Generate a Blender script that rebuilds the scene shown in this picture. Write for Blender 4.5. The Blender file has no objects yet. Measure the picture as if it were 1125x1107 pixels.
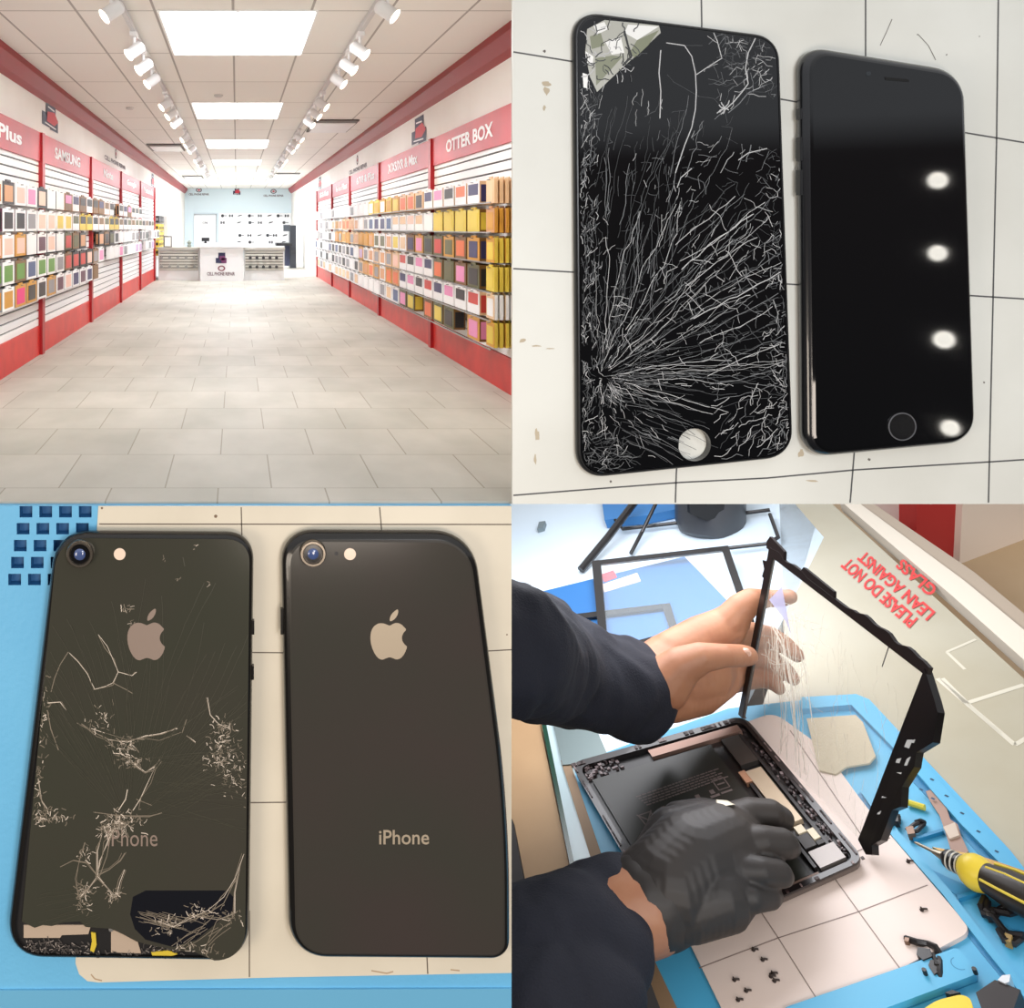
import bpy, math, random
from mathutils import Vector, Matrix, noise
from mathutils.geometry import tessellate_polygon
R = random.Random(7)
C = bpy.context.scene.collection
S = bpy.context.scene
PI = math.pi
# ------------------------------------------------------------------ camera
F, CX, CY, CZ = 1000.0, 260.0, 250.0, 1.515
cam = bpy.data.cameras.new('camera'); co = bpy.data.objects.new('camera', cam); C.objects.link(co)
co.location = (0, 0, CZ); co.rotation_euler = (PI/2, 0, 0)
cam.sensor_fit = 'HORIZONTAL'; cam.sensor_width = 36; cam.lens = F*36/1125
cam.shift_x = (562.5-CX)/1125; cam.shift_y = -(553.5-CY)/1125
cam.clip_start = .05; cam.clip_end = 300
S.camera = co
S.view_settings.view_transform = 'Standard'; S.view_settings.look = 'None'
S.view_settings.gamma = 1; S.view_settings.use_curve_mapping = False
S.view_settings.exposure = 0
try:
    S.cycles.use_denoising = True; S.cycles.max_bounces = 8; S.cycles.transparent_max_bounces = 12
    S.cycles.sample_clamp_indirect = 6
except Exception: pass

def ray(px, py): return Vector(((px-CX)/F, 1.0, -(py-CY)/F))
def P(px, py, d): return Vector((0, 0, CZ)) + ray(px, py)*d
NRM = Vector((-.355, -.06, .93)).normalized(); KD = 6.2
def W(px, py, h=0.0):                      # point above the repair bench
    r = ray(px, py); return Vector((0, 0, CZ)) + r*((-KD+h)/NRM.dot(r))
def V2(a, b, t): return a+(b-a)*t
# ------------------------------------------------------------------ materials
def lin(c):
    c = c/255.0
    return c/12.92 if c <= .04045 else ((c+.055)/1.055)**2.4
def col(rgb): return (lin(rgb[0]), lin(rgb[1]), lin(rgb[2]), 1)
MC = {}
def M(name, rgb, rough=.5, metal=0, spec=.5, noise_=None, bump=None, emit=0, alpha=1, sss=0, coat=0, ior=None):
    if name in MC: return MC[name]
    m = bpy.data.materials.new(name); m.use_nodes = True; nt = m.node_tree; b = nt.nodes['Principled BSDF']
    b.inputs['Base Color'].default_value = col(rgb)
    b.inputs['Roughness'].default_value = rough; b.inputs['Metallic'].default_value = metal
    b.inputs['Specular IOR Level'].default_value = spec
    b.inputs['Alpha'].default_value = alpha
    if coat: b.inputs['Coat Weight'].default_value = coat; b.inputs['Coat Roughness'].default_value = .03
    if sss: b.inputs['Subsurface Weight'].default_value = sss; b.inputs['Subsurface Radius'].default_value = (.1, .04, .02)
    if emit:
        b.inputs['Emission Color'].default_value = col(rgb); b.inputs['Emission Strength'].default_value = emit
    tc = nt.nodes.new('ShaderNodeTexCoord')
    if noise_:
        sc, rgb2, lo, hi = noise_
        n = nt.nodes.new('ShaderNodeTexNoise'); n.inputs['Scale'].default_value = sc; n.inputs['Detail'].default_value = 6
        nt.links.new(tc.outputs['Object'], n.inputs['Vector'])
        cr = nt.nodes.new('ShaderNodeValToRGB'); cr.color_ramp.elements[0].position = lo; cr.color_ramp.elements[1].position = hi
        cr.color_ramp.elements[0].color = col(rgb); cr.color_ramp.elements[1].color = col(rgb2)
        nt.links.new(n.outputs['Fac'], cr.inputs['Fac']); nt.links.new(cr.outputs['Color'], b.inputs['Base Color'])
    if bump:
        n = nt.nodes.new('ShaderNodeTexNoise'); n.inputs['Scale'].default_value = bump[0]; n.inputs['Detail'].default_value = 4
        nt.links.new(tc.outputs['Object'], n.inputs['Vector'])
        bp = nt.nodes.new('ShaderNodeBump'); bp.inputs['Strength'].default_value = bump[1]; bp.inputs['Distance'].default_value = .02
        nt.links.new(n.outputs['Fac'], bp.inputs['Height']); nt.links.new(bp.outputs['Normal'], b.inputs['Normal'])
    MC[name] = m; return m
# ------------------------------------------------------------------ mesh builder
class MB:
    def __init__(s): s.v = []; s.f = []; s.m = []
    def add(s, vs, fs, mi=0):
        n = len(s.v); s.v += [tuple(v) for v in vs]; s.f += [tuple(i+n for i in f) for f in fs]; s.m += [mi]*len(fs); return s
    def poly(s, pts, mi=0): return s.add(pts, [tuple(range(len(pts)))], mi)
    def loft(s, rings, mi=0, cap0=True, cap1=True, mc=None):
        n = len(rings[0]); vs = [p for r in rings for p in r]; fs = []
        for k in range(len(rings)-1):
            for i in range(n):
                j = (i+1) % n; fs.append((k*n+i, k*n+j, (k+1)*n+j, (k+1)*n+i))
        s.add(vs, fs, mi)
        if cap0: s.add(rings[0], [tuple(range(n-1, -1, -1))], mi)
        if cap1: s.add(rings[-1], [tuple(range(n))], mi if mc is None else mc)
        return s
    def box(s, x0, x1, y0, y1, z0, z1, mi=0):
        return s.loft([[(x0, y0, z0), (x1, y0, z0), (x1, y1, z0), (x0, y1, z0)], [(x0, y0, z1), (x1, y0, z1), (x1, y1, z1), (x0, y1, z1)]], mi)
    def prism(s, pts, off, mi=0):              # pts 3D polygon pushed by vector off
        off = Vector(off); return s.loft([[Vector(p)+off for p in pts], [Vector(p) for p in pts]], mi)
    def tube(s, pts, r, mi=0, n=8, caps=True):
        pts = [Vector(p) for p in pts]; rings = []
        rr = r if isinstance(r, (list, tuple)) else [r]*len(pts)
        for i, p in enumerate(pts):
            t = (pts[min(i+1, len(pts)-1)]-pts[max(i-1, 0)]).normalized()
            a = t.cross(Vector((.13, .21, .97))).normalized(); b = t.cross(a)
            rings.append([p+(a*math.cos(2*PI*k/n)+b*math.sin(2*PI*k/n))*rr[i] for k in range(n)])
        return s.loft(rings, mi, caps, caps)
    def disc(s, c, ax, prof, mi=0, n=28):      # lathe: prof = [(radius, height along ax)]
        c = Vector(c); ax = Vector(ax).normalized(); a = ax.cross(Vector((.1, .2, .97))).normalized(); b = ax.cross(a)
        rings = [[c+ax*h+(a*math.cos(2*PI*k/n)+b*math.sin(2*PI*k/n))*r for k in range(n)] for r, h in prof]
        return s.loft(rings, mi)
    def sphere(s, c, r, mi=0, n=10):
        c = Vector(c); rings = []
        for i in range(1, n):
            a = PI*i/n; rings.append([c+Vector((math.sin(a)*math.cos(2*PI*k/n/1.), math.sin(a)*math.sin(2*PI*k/n/1.), math.cos(a)))*r for k in range(n)])
        return s.loft(rings, mi)
def setp(o, label=None, cat=None, group=None, kind=None):
    for k, v in (('label', label), ('category', cat), ('group', group), ('kind', kind)):
        if v: o[k] = v
    return o
def obj(name, mb, mats, parent=None, smooth=False, **kw):
    me = bpy.data.meshes.new(name); me.from_pydata(mb.v, [], mb.f); me.update()
    mats = mats if isinstance(mats, (list, tuple)) else [mats]
    for m in mats: me.materials.append(m)
    me.polygons.foreach_set('material_index', mb.m)
    if smooth: me.polygons.foreach_set('use_smooth', [True]*len(me.polygons))
    me.update()
    o = bpy.data.objects.new(name, me); C.objects.link(o)
    if parent:
        o.parent = parent
        p = parent; off = Vector((0, 0, 0))
        if parent.type == 'EMPTY': off = Vector(parent.location)
        o.matrix_parent_inverse = Matrix.Translation(-off)
    if smooth:
        try: me.set_sharp_from_angle(angle=math.radians(38))
        except Exception: pass
    return setp(o, **kw)
def thing(name, label, cat, loc=(0, 0, 0), group=None):
    o = bpy.data.objects.new(name, None); C.objects.link(o); o.location = loc; o.empty_display_size = .1
    return setp(o, label, cat, group)
def struct(name, mb, m, **kw): return obj(name, mb, m, kind='structure', **kw)
def text(s, fn, mi=0, mb=None, bold=0.0, flip=False):
    cu = bpy.data.curves.new('lettering', 'FONT'); cu.body = s; cu.offset = bold; cu.resolution_u = 3
    to = bpy.data.objects.new('lettering', cu); C.objects.link(to)
    dg = bpy.context.evaluated_depsgraph_get(); me = bpy.data.meshes.new_from_object(to.evaluated_get(dg))
    vs = [v.co.copy() for v in me.vertices]; fs = [tuple(p.vertices) for p in me.polygons]
    bpy.data.objects.remove(to); bpy.data.meshes.remove(me)
    x0 = min(v.x for v in vs); x1 = max(v.x for v in vs); y0 = min(v.y for v in vs); y1 = max(v.y for v in vs)
    mb = mb or MB(); mb.add([fn((v.x-x0)/(x1-x0), (v.y-y0)/(y1-y0)) for v in vs], fs, mi); return mb
def quadmap(bl, br, tr, tl):
    bl, br, tr, tl = map(Vector, (bl, br, tr, tl))
    return lambda u, v: (bl*(1-u)+br*u)*(1-v)+(tl*(1-u)+tr*u)*v
def blob(name, chains, voxel, mats, parent, smooth=6, squash=None, **kw):
    """one continuous skin around tapered chains: [(p, r), (p, r) ...]"""
    mb = MB()
    for ch in chains:
        for (a, ra), (b, rb) in zip(ch, ch[1:]):
            a = Vector(a); b = Vector(b); n = max(2, int((b-a).length/(min(ra, rb)*.28))+1)
            for i in range(n+1):
                t = i/n; mb.sphere(a.lerp(b, t), ra+(rb-ra)*t, 0, 12)
    me = bpy.data.meshes.new(name); me.from_pydata(mb.v, [], mb.f); me.update()
    o = bpy.data.objects.new(name, me); C.objects.link(o)
    md = o.modifiers.new('r', 'REMESH'); md.mode = 'VOXEL'; md.voxel_size = voxel; md.use_smooth_shade = True
    ms = o.modifiers.new('s', 'SMOOTH'); ms.iterations = smooth; ms.factor = .5
    dg = bpy.context.evaluated_depsgraph_get(); m2 = bpy.data.meshes.new_from_object(o.evaluated_get(dg))
    bpy.data.objects.remove(o); bpy.data.meshes.remove(me); m2.name = name
    m2.materials.clear()
    for m in (mats if isinstance(mats, list) else [mats]): m2.materials.append(m)
    m2.polygons.foreach_set('use_smooth', [True]*len(m2.polygons))
    if squash:
        for v in m2.vertices: v.co = squash(v.co.copy())
    m2.update()
    o = bpy.data.objects.new(name, m2); C.objects.link(o)
    if parent:
        o.parent = parent; o.matrix_parent_inverse = Matrix.Translation(-Vector(parent.location))
    return setp(o, **kw)
def strip(mb, pts, w, mi=0, nrm=(0, -1, 0)):      # flat band along a 3D polyline
    nrm = Vector(nrm)
    for a, b in zip(pts, pts[1:]):
        a = Vector(a); b = Vector(b); t = b-a
        if t.length < 1e-6: continue
        s = t.normalized().cross(nrm).normalized()*w*.5
        mb.add([a-s, b-s, b+s, a+s], [(0, 1, 2, 3)], mi)
# ------------------------------------------------------------------ world
w = bpy.data.worlds.new('world'); S.world = w; w.use_nodes = True; nt = w.node_tree
bg = nt.nodes['Background']; tc = nt.nodes.new('ShaderNodeTexCoord'); sx = nt.nodes.new('ShaderNodeSeparateXYZ')
nt.links.new(tc.outputs['Generated'], sx.inputs[0])
cr = nt.nodes.new('ShaderNodeValToRGB'); cr.color_ramp.interpolation = 'LINEAR'
E_ = cr.color_ramp.elements
E_[0].position = 0; E_[0].color = (.03, .028, .026, 1); E_[1].position = 1; E_[1].color = (1.0, 1.0, 1.0, 1)
for p, c in ((.40, (.05, .045, .045, 1)), (.535, (.10, .08, .08, 1)), (.55, (.62, .64, .68, 1))):
    e = E_.new(p); e.color = c
mr = nt.nodes.new('ShaderNodeMapRange'); mr.inputs[1].default_value = -1; mr.inputs[2].default_value = 1
nt.links.new(sx.outputs['Z'], mr.inputs[0]); nt.links.new(mr.outputs[0], cr.inputs['Fac']); nt.links.new(cr.outputs['Color'], bg.inputs['Color'])
bg.inputs['Strength'].default_value = .9
def area(name, loc, tgt, size, power, rgb=(255, 255, 255), sy=None, spread=None):
    l = bpy.data.lights.new(name, 'AREA'); l.energy = power; l.size = size; l.color = col(rgb)[:3]
    if sy: l.shape = 'RECTANGLE'; l.size_y = sy
    if spread: l.spread = spread
    o = bpy.data.objects.new(name, l); C.objects.link(o); o.location = loc
    o.rotation_euler = (Vector(tgt)-Vector(loc)).to_track_quat('-Z', 'Y').to_euler(); return o
# ================================================================== THE SHOP (upper left)
XL, XR, ZC, YE = -2.4, 2.525, 1.515+1.81, 42.0
def E(h): return CZ+h
white = M('white_paint', (246, 243, 238), .6, noise_=(1.5, (238, 234, 228), .3, .8))
pale = M('pale_end_paint', (222, 238, 246), .6)
red = M('red_laminate', (188, 32, 44), .4, noise_=(3, (176, 28, 40), .35, .7))
redbase = M('red_kickboard', (208, 40, 32), .4, noise_=(4, (190, 32, 26), .35, .7))
dred = M('dark_red_trim', (146, 16, 26), .45)
groove = M('slat_groove', (92, 92, 96), .6)
slatm = M('white_slat', (240, 240, 240), .4)
gray = M('brushed_grey', (150, 150, 150), .35, metal=.6)
whitem = M('white_metal', (235, 236, 238), .35)
navy = M('navy_print', (36, 40, 74), .5)
redp = M('red_print', (205, 50, 66), .5)
greyp = M('grey_print', (96, 84, 92), .6)
letw = M('white_lettering', (252, 250, 250), .5)
dark = M('near_black_plastic', (26, 26, 30), .4)
# floor tiles
fm = bpy.data.materials.new('stone_floor_tiles'); fm.use_nodes = True; nt = fm.node_tree; b = nt.nodes['Principled BSDF']
tc = nt.nodes.new('ShaderNodeTexCoord'); mp = nt.nodes.new('ShaderNodeMapping'); br = nt.nodes.new('ShaderNodeTexBrick')
mp.inputs['Location'].default_value = (.107, -5.3, 0)
br.offset = .5; br.squash = 1; br.inputs['Scale'].default_value = 1
br.inputs['Brick Width'].default_value = .62; br.inputs['Row Height'].default_value = .78; br.inputs['Mortar Size'].default_value = .0045
br.inputs['Mortar Smooth'].default_value = .1; br.inputs['Bias'].default_value = 0
br.inputs['Color1'].default_value = col((196, 192, 182)); br.inputs['Color2'].default_value = col((186, 183, 173)); br.inputs['Mortar'].default_value = col((158, 152, 138))
nz = nt.nodes.new('ShaderNodeTexNoise'); nz.inputs['Scale'].default_value = 2.2; nz.inputs['Detail'].default_value = 8
mx = nt.nodes.new('ShaderNodeMixRGB'); mx.blend_type = 'MULTIPLY'; mx.inputs[0].default_value = .8
cr = nt.nodes.new('ShaderNodeValToRGB'); cr.color_ramp.elements[0].position = .35; cr.color_ramp.elements[0].color = (.78, .79, .77, 1); cr.color_ramp.elements[1].position = .68
mp2 = nt.nodes.new('ShaderNodeMapping'); mp2.inputs['Scale'].default_value = (.9, .5, 1)
for a, o_ in ((tc.outputs['Object'], mp.inputs[0]), (mp.outputs[0], br.inputs['Vector']), (tc.outputs['Object'], mp2.inputs[0]), (mp2.outputs[0], nz.inputs['Vector']), (nz.outputs['Fac'], cr.inputs['Fac']),
              (br.outputs['Color'], mx.inputs[1]), (cr.outputs['Color'], mx.inputs[2]), (mx.outputs[0], b.inputs['Base Color'])): nt.links.new(a, o_)
b.inputs['Roughness'].default_value = .62; b.inputs['Specular IOR Level'].default_value = .3
struct('floor', MB().box(XL-.1, XR+.1, 5.04, YE+.1, -.014, 0), fm)
# ceiling tiles
cm = bpy.data.materials.new('ceiling_tiles'); cm.use_nodes = True; nt = cm.node_tree; b = nt.nodes['Principled BSDF']
tc = nt.nodes.new('ShaderNodeTexCoord'); mp = nt.nodes.new('ShaderNodeMapping'); br = nt.nodes.new('ShaderNodeTexBrick')
mp.inputs['Location'].default_value = (.03, -5.75+1.85, 0); br.offset = 0; br.inputs['Scale'].default_value = 1
br.inputs['Brick Width'].default_value = .655; br.inputs['Row Height'].default_value = 1.85; br.inputs['Mortar Size'].default_value = .012; br.inputs['Mortar Smooth'].default_value = .2
br.inputs['Color1'].default_value = col((244, 242, 238)); br.inputs['Color2'].default_value = col((240, 238, 234)); br.inputs['Mortar'].default_value = col((176, 172, 168))
for a, o_ in ((tc.outputs['Object'], mp.inputs[0]), (mp.outputs[0], br.inputs['Vector']), (br.outputs['Color'], b.inputs['Base Color'])): nt.links.new(a, o_)
b.inputs['Roughness'].default_value = .8
struct('ceiling', MB().box(XL-.1, XR+.1, 5.04, YE+.1, ZC, ZC+.06), cm)
struct('wall_left', MB().box(XL-.1, XL, 5.04, YE, 0, ZC), white)
struct('wall_right', MB().box(XR, XR+.1, 5.04, YE, 0, ZC), white)
struct('wall_back', MB().box(XL-.1, XR+.1, YE, YE+.1, 0, ZC), pale)
for s, X, n in ((-1, XL, 'trim_left'), (1, XR, 'trim_right')):
    mb = MB(); mb.loft([[(X, y, ZC-.0), (X-s*.13, y, ZC-.0), (X-s*.13, y, ZC-.07), (X-s*.06, y, ZC-.19), (X, y, ZC-.24)][::s] for y in (5.06, YE-.01)])
    struct(n, mb, dred)
mb = MB(); mb.box(XR-.02, XR, 5.1, 7.3, .0, .1); struct('baseboard_right', mb, white)
# wall bays
bays = {-1: [6.9, 11.0, 14.7, 18.5, 22.2, 26.0], 1: [7.4, 11.6, 15.8, 19.9, 23.6, 28.0]}
sign = {-1: [('Plus', 8.9, 9.9), ('SAMSUNG', 11.7, 13.6), ('Note', 16.0, 17.2), ('Google', 19.4, 21.2), ('Motorola', 23.0, 25.4)],
        1: [('OTTER BOX', 8.74, 10.7), ('X/XS/XR & Max', 12.4, 14.8), ('6/7/8 & Plus', 16.3, 18.7), ('6/6s Plus', 20.3, 22.5), ('LG & Moto', 24.4, 27)]}
desc = {-1: ['nearest bay whose red header sign ends in Plus', 'bay under the red SAMSUNG header', 'third bay from the front, short white word on header', 'fourth bay from the front', 'last bay before the yellow packs'],
        1: ['nearest bay under the red OTTER BOX header', 'bay under the X/XS/XR & Max header', 'third bay from the front', 'fourth bay from the front', 'farthest bay by the white end']}
for s in (-1, 1):
    X = XL if s < 0 else XR; side = 'left' if s < 0 else 'right'
    hb, ht, kb = (E(.79), E(1.135), .345) if s < 0 else (E(.775), E(1.12), .33)
    for k in range(5):
        y0, y1 = bays[s][k], bays[s][k+1]
        def bx(mb, t0, t1, a, b_, z0, z1, mi=0):
            xa, xb = sorted((X-s*t0, X-s*t1)); return mb.box(xa, xb, a, b_, z0, z1, mi)
        t = thing('slatwall_bay', 'white slatwall display on %s wall, %s' % (side, desc[s][k]), 'display wall', (X-s*.02, (y0+y1)/2, 0), 'slatwall bays of the shop')
        mb = MB(); bx(mb, .0, .012, y0, y1, kb, hb, 1)
        z = kb+.004
        while z < hb-.03:
            bx(mb, .012, .036, y0+.01, y1-.07, z, min(z+.078, hb), 0); z += .0955
        obj('slat_panel', mb, [slatm, groove], t)
        mb = MB(); bx(mb, 0, .06, y0, y1, hb, ht); hp = obj('header_panel', mb, red, t)
        ty0, ty1 = sign[s][k][1:]; xx = X-s*.064; z0, z1 = hb+.10, hb+.25
        if s > 0: q = quadmap((xx, ty1, z0), (xx, ty0, z0), (xx, ty0, z1), (xx, ty1, z1))
        else: q = quadmap((xx, ty0, z0), (xx, ty1, z0), (xx, ty1, z1), (xx, ty0, z1))
        obj('header_lettering', text(sign[s][k][0], q, bold=.035), letw, hp)
        mb = MB(); bx(mb, 0, .05, y0, y1, 0.0, kb); obj('kickboard', mb, redbase, t)
        mb = MB(); bx(mb, .0, .085, y1-.14, y1-.0, 0.0, ht+.0); obj('upright_post', mb, M('red_post', (166, 20, 28), .4), t)
# emblems & round logos on the white band and on the far wall
def emblem(q, label):
    mb = MB()
    def r(u0, v0, u1, v1, mi, o=0): mb.poly([q(u0, v0), q(u1, v0), q(u1, v1), q(u0, v1)], mi)
    r(.22, .5, .8, 1, 0); r(.0, .06, .45, .55, 0); r(.45, .0, .95, .5, 0)
    o = obj('wall_emblem', mb, [navy, redp], label=label, cat='sign', group='blocky navy and red emblems')
    m2 = MB(); qq = lambda u, v: Vector(q(u, v))+nrm_(q)*.004
    m2.poly([qq(.25, .25), qq(.7, .2), qq(.95, .42), qq(.72, .72), qq(.3, .62)], 0); m2.poly([qq(.32, .78), qq(.7, .74), qq(.7, .8), qq(.32, .84)], 1); m2.poly([qq(.15, .14), qq(.8, .08), qq(.8, .13), qq(.15, .19)], 1)
    obj('emblem_motif', m2, [redp, letw], o)
def nrm_(q):
    a = Vector(q(1, 0))-Vector(q(0, 0)); b = Vector(q(0, 1))-Vector(q(0, 0)); return a.cross(b).normalized()
def roundlogo(q, label):
    mb = MB(); N = 24
    n = nrm_(q)
    asp = (Vector(q(1, 0))-Vector(q(0, 0))).length/(Vector(q(0, 1))-Vector(q(0, 0))).length
    ru = .3 if asp < 1.6 else .3*1.3/asp
    def ring(r0, r1, mi, o):
        for k in range(N):
            a0, a1 = 2*PI*k/N, 2*PI*(k+1)/N
            mb.poly([Vector(q(.5+math.cos(a)*r*ru, .68+math.sin(a)*r*.3))+n*o for a, r in ((a0, r1), (a1, r1), (a1, r0), (a0, r0))], mi)
    ring(.66, 1, 0, 0); ring(.01, .4, 1, 0)
    o = obj('round_logo', mb, [greyp, redp], label=label, cat='sign', group='round logos over repair lettering')
    obj('logo_lettering', text('CELL PHONE REPAIR', lambda u, v: Vector(q(u, v*.26)), bold=.03), greyp, o)
x = XR-.006
emblem(quadmap((x, 13.1, E(1.16)), (x, 12.05, E(1.16)), (x, 12.05, E(1.53)), (x, 13.1, E(1.53))), 'blocky navy and red emblem on right wall band left of the OTTER BOX header')
roundlogo(quadmap((x, 20.4, E(1.18)), (x, 17.6, E(1.18)), (x, 17.6, E(1.52)), (x, 20.4, E(1.52))), 'round logo with repair lettering high on the right wall band')
emblem(quadmap((x, 28.1, E(1.16)), (x, 27.0, E(1.16)), (x, 27.0, E(1.53)), (x, 28.1, E(1.53))), 'far small navy emblem high at the end of the right wall bays')
x = XL+.006
emblem(quadmap((x, 11.2, E(1.26)), (x, 12.25, E(1.26)), (x, 12.25, E(1.6)), (x, 11.2, E(1.6))), 'blocky navy and red emblem on left wall above the SAMSUNG header')
roundlogo(quadmap((x, 16.5, E(1.24)), (x, 19.6, E(1.24)), (x, 19.6, E(1.57)), (x, 16.5, E(1.57))), 'round logo with repair lettering high on the left wall band')
emblem(quadmap((x, 25.4, E(1.16)), (x, 26.5, E(1.16)), (x, 26.5, E(1.53)), (x, 25.4, E(1.53))), 'far small navy emblem high at the end of the left wall bays')
y = YE-.006
def eq(x0, x1, y0, y1, d=YE-.006): return quadmap(P(x0, y1, d), P(x1, y1, d), P(x1, y0, d), P(x0, y0, d))
roundlogo(eq(207.5, 229.5, 206, 214.5), 'round logo with repair lettering on back wall, left of the middle emblem')
emblem(eq(256, 264.5, 206, 214), 'small navy emblem in the middle of the back wall top')
roundlogo(eq(289.5, 311.5, 207.5, 216), 'round logo with repair lettering on back wall, right of the middle emblem')
# ---- ceiling lights
glow = M('light_diffuser', (255, 252, 246), .5, emit=5)
for k, (ya, nm) in enumerate(((7.6, 'nearest'), (13.15, 'second'), (18.7, 'third'), (24.25, 'fourth'), (29.8, 'fifth'), (35.35, 'farthest'))):
    t = thing('ceiling_light', 'bright recessed ceiling light panel, %s from the front of the shop' % nm, 'ceiling light', (.02, ya+.95, ZC), 'ceiling light panels')
    mb = MB(); mb.box(-.66, .68, ya-.03, ya+1.88, ZC-.012, ZC-.001); obj('light_frame', mb, whitem, t)
    for xa, xb in ((-.64, .0), (.02, .66)):
        obj('light_diffuser', MB().box(xa, xb, ya, ya+1.85, ZC-.02, ZC-.012), glow, t)
    area('troffer_lamp', (.02, ya+.93, ZC-.06), (.02, ya+.93, 0), 1.2, (62, 80, 110, 150, 250, 400)[k], (240, 246, 255), sy=1.7)
# ---- track lights
def head(t, x, y, s):
    z = ZC-.10; aim = Vector((s*.75, -.35, -.62)).normalized(); c = Vector((x, y, z-.11))
    mb = MB(); mb.disc(c-aim*.10, aim, [(.035, 0), (.055, .02), (.055, .15), (.066, .17), (.06, .17), (.045, .14), (.01, .13)]); obj('lamp_head', mb, whitem, t, smooth=True)
    mb = MB(); mb.tube([(x, y, ZC-.05), (x, y, z-.08)], .014); mb.box(x-.03, x+.03, y-.09, y+.09, ZC-.085, ZC-.045); obj('yoke', mb, whitem, t)
    mb = MB(); mb.disc(c+aim*.065, aim, [(.0, 0), (.05, .001), (.05, .006), (0, .007)]); obj('bulb', mb, M('warm_bulb', (255, 240, 215), .5, emit=6), t)
for s, tx, nm in ((-1, -.93, 'left'), (1, 1.12, 'right')):
    mb = MB(); mb.box(tx-.02, tx+.02, 5.6, 36, ZC-.05, ZC-.001); obj('track_rail', mb, M('track_grey', (205, 205, 208), .4), label='long white lighting track along the %s of the ceiling' % nm, cat='light track')
    y = 6.75; i = 0
    words = ['first', 'second', 'third', 'fourth', 'fifth', 'sixth', 'seventh', 'eighth', 'ninth', 'tenth', 'eleventh', 'twelfth', 'thirteenth', 'fourteenth', 'fifteenth', 'sixteenth']
    while y < 34 and i < 16:
        t = thing('track_spotlight', 'white track spotlight, %s from the front on the %s ceiling track' % (words[i], nm), 'spotlight', (tx, y, ZC-.06), 'track spotlights')
        head(t, tx, y, s); y += (.75 if i % 3 else 1.5)*(1+i*.09); i += 1
for s, tx in ((-1, -.93), (1, 1.12)):
    for y in (7.5, 11, 15, 20, 26):
        l = bpy.data.lights.new('track_beam', 'SPOT'); l.energy = 80; l.spot_size = 1.9; l.spot_blend = .9; l.color = (1, .84, .66); l.shadow_soft_size = .08
        o = bpy.data.objects.new('track_beam', l); C.objects.link(o); o.location = (tx+s*.1, y-.3, ZC-.3)
        o.rotation_euler = (Vector((s*2.3, y+.3, .8))-o.location).to_track_quat('-Z', 'Y').to_euler()
# ---- vents and detectors
for (x0, x1, ya, yb, lb) in ((-1.95, -1.2, 19.6, 21.2, 'dark-edged ceiling vent left of the left track'), (1.3, 2.05, 15.2, 17.0, 'dark-edged ceiling vent right of the right track'),
                             (-1.9, -1.2, 31.5, 33, 'faint far ceiling vent on the left near the back wall'), (1.3, 2.1, 30, 31.5, 'faint far ceiling vent on the right near the back wall')):
    t = thing('ceiling_vent', lb, 'vent', ((x0+x1)/2, (ya+yb)/2, ZC), 'ceiling vents')
    obj('vent_frame', MB().box(x0, x1, ya, yb, ZC-.03, ZC-.001), M('vent_dark', (110, 106, 104), .6), t)
    mb = MB(); mb.box(x0+.05, x1-.03, ya+.25, yb-.05, ZC-.045, ZC-.03); obj('vent_plate', mb, whitem, t)
for px_, py_, lb in ((240, 104, 'small round smoke detector between the first two ceiling lights'), (143, 118, 'small round sprinkler cap on the left ceiling tiles')):
    d = 1810/(250-py_); p = P(px_, py_, d)
    obj('smoke_detector', MB().disc((p.x, p.y, ZC-.001), (0, 0, -1), [(.06, 0), (.06, .02), (.04, .035), (0, .036)]), M('detector_grey', (200, 198, 196), .5), label=lb, cat='detector')
# ---- packages
PAL = {'white': (240, 240, 240), 'beige': (225, 190, 150), 'yellow': (222, 196, 70), 'gold': (206, 148, 44), 'brown': (120, 84, 36), 'orange': (224, 110, 60), 'pink': (228, 140, 185),
       'navy': (44, 42, 90), 'black': (32, 30, 32), 'olive': (90, 90, 52), 'red': (200, 60, 50), 'grey': (140, 138, 142), 'plum': (92, 44, 66), 'green': (98, 148, 62), 'magenta': (222, 40, 120),
       'tan': (206, 150, 104), 'peach': (238, 196, 178), 'blue': (70, 90, 130), 'lilac': (190, 160, 200)}
def pm(c): return M('card_'+c, PAL[c], .45)
ONE = ['first', 'second', 'third', 'fourth', 'fifth', 'sixth', 'seventh', 'eighth', 'ninth', 'tenth', 'eleventh', 'twelfth', 'thirteenth', 'fourteenth', 'fifteenth', 'sixteenth', 'seventeenth', 'eighteenth', 'nineteenth']
def ordn(n):
    if n < 19: return ONE[n]
    t, u = divmod(n+1, 10); T = {2: 'twent', 3: 'thirt', 4: 'fort', 5: 'fift'}[t]
    return T+'ieth' if u == 0 else T+'y-'+ONE[u-1]
RW = ['top', 'second', 'third', 'fourth', 'fifth', 'bottom']
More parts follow.
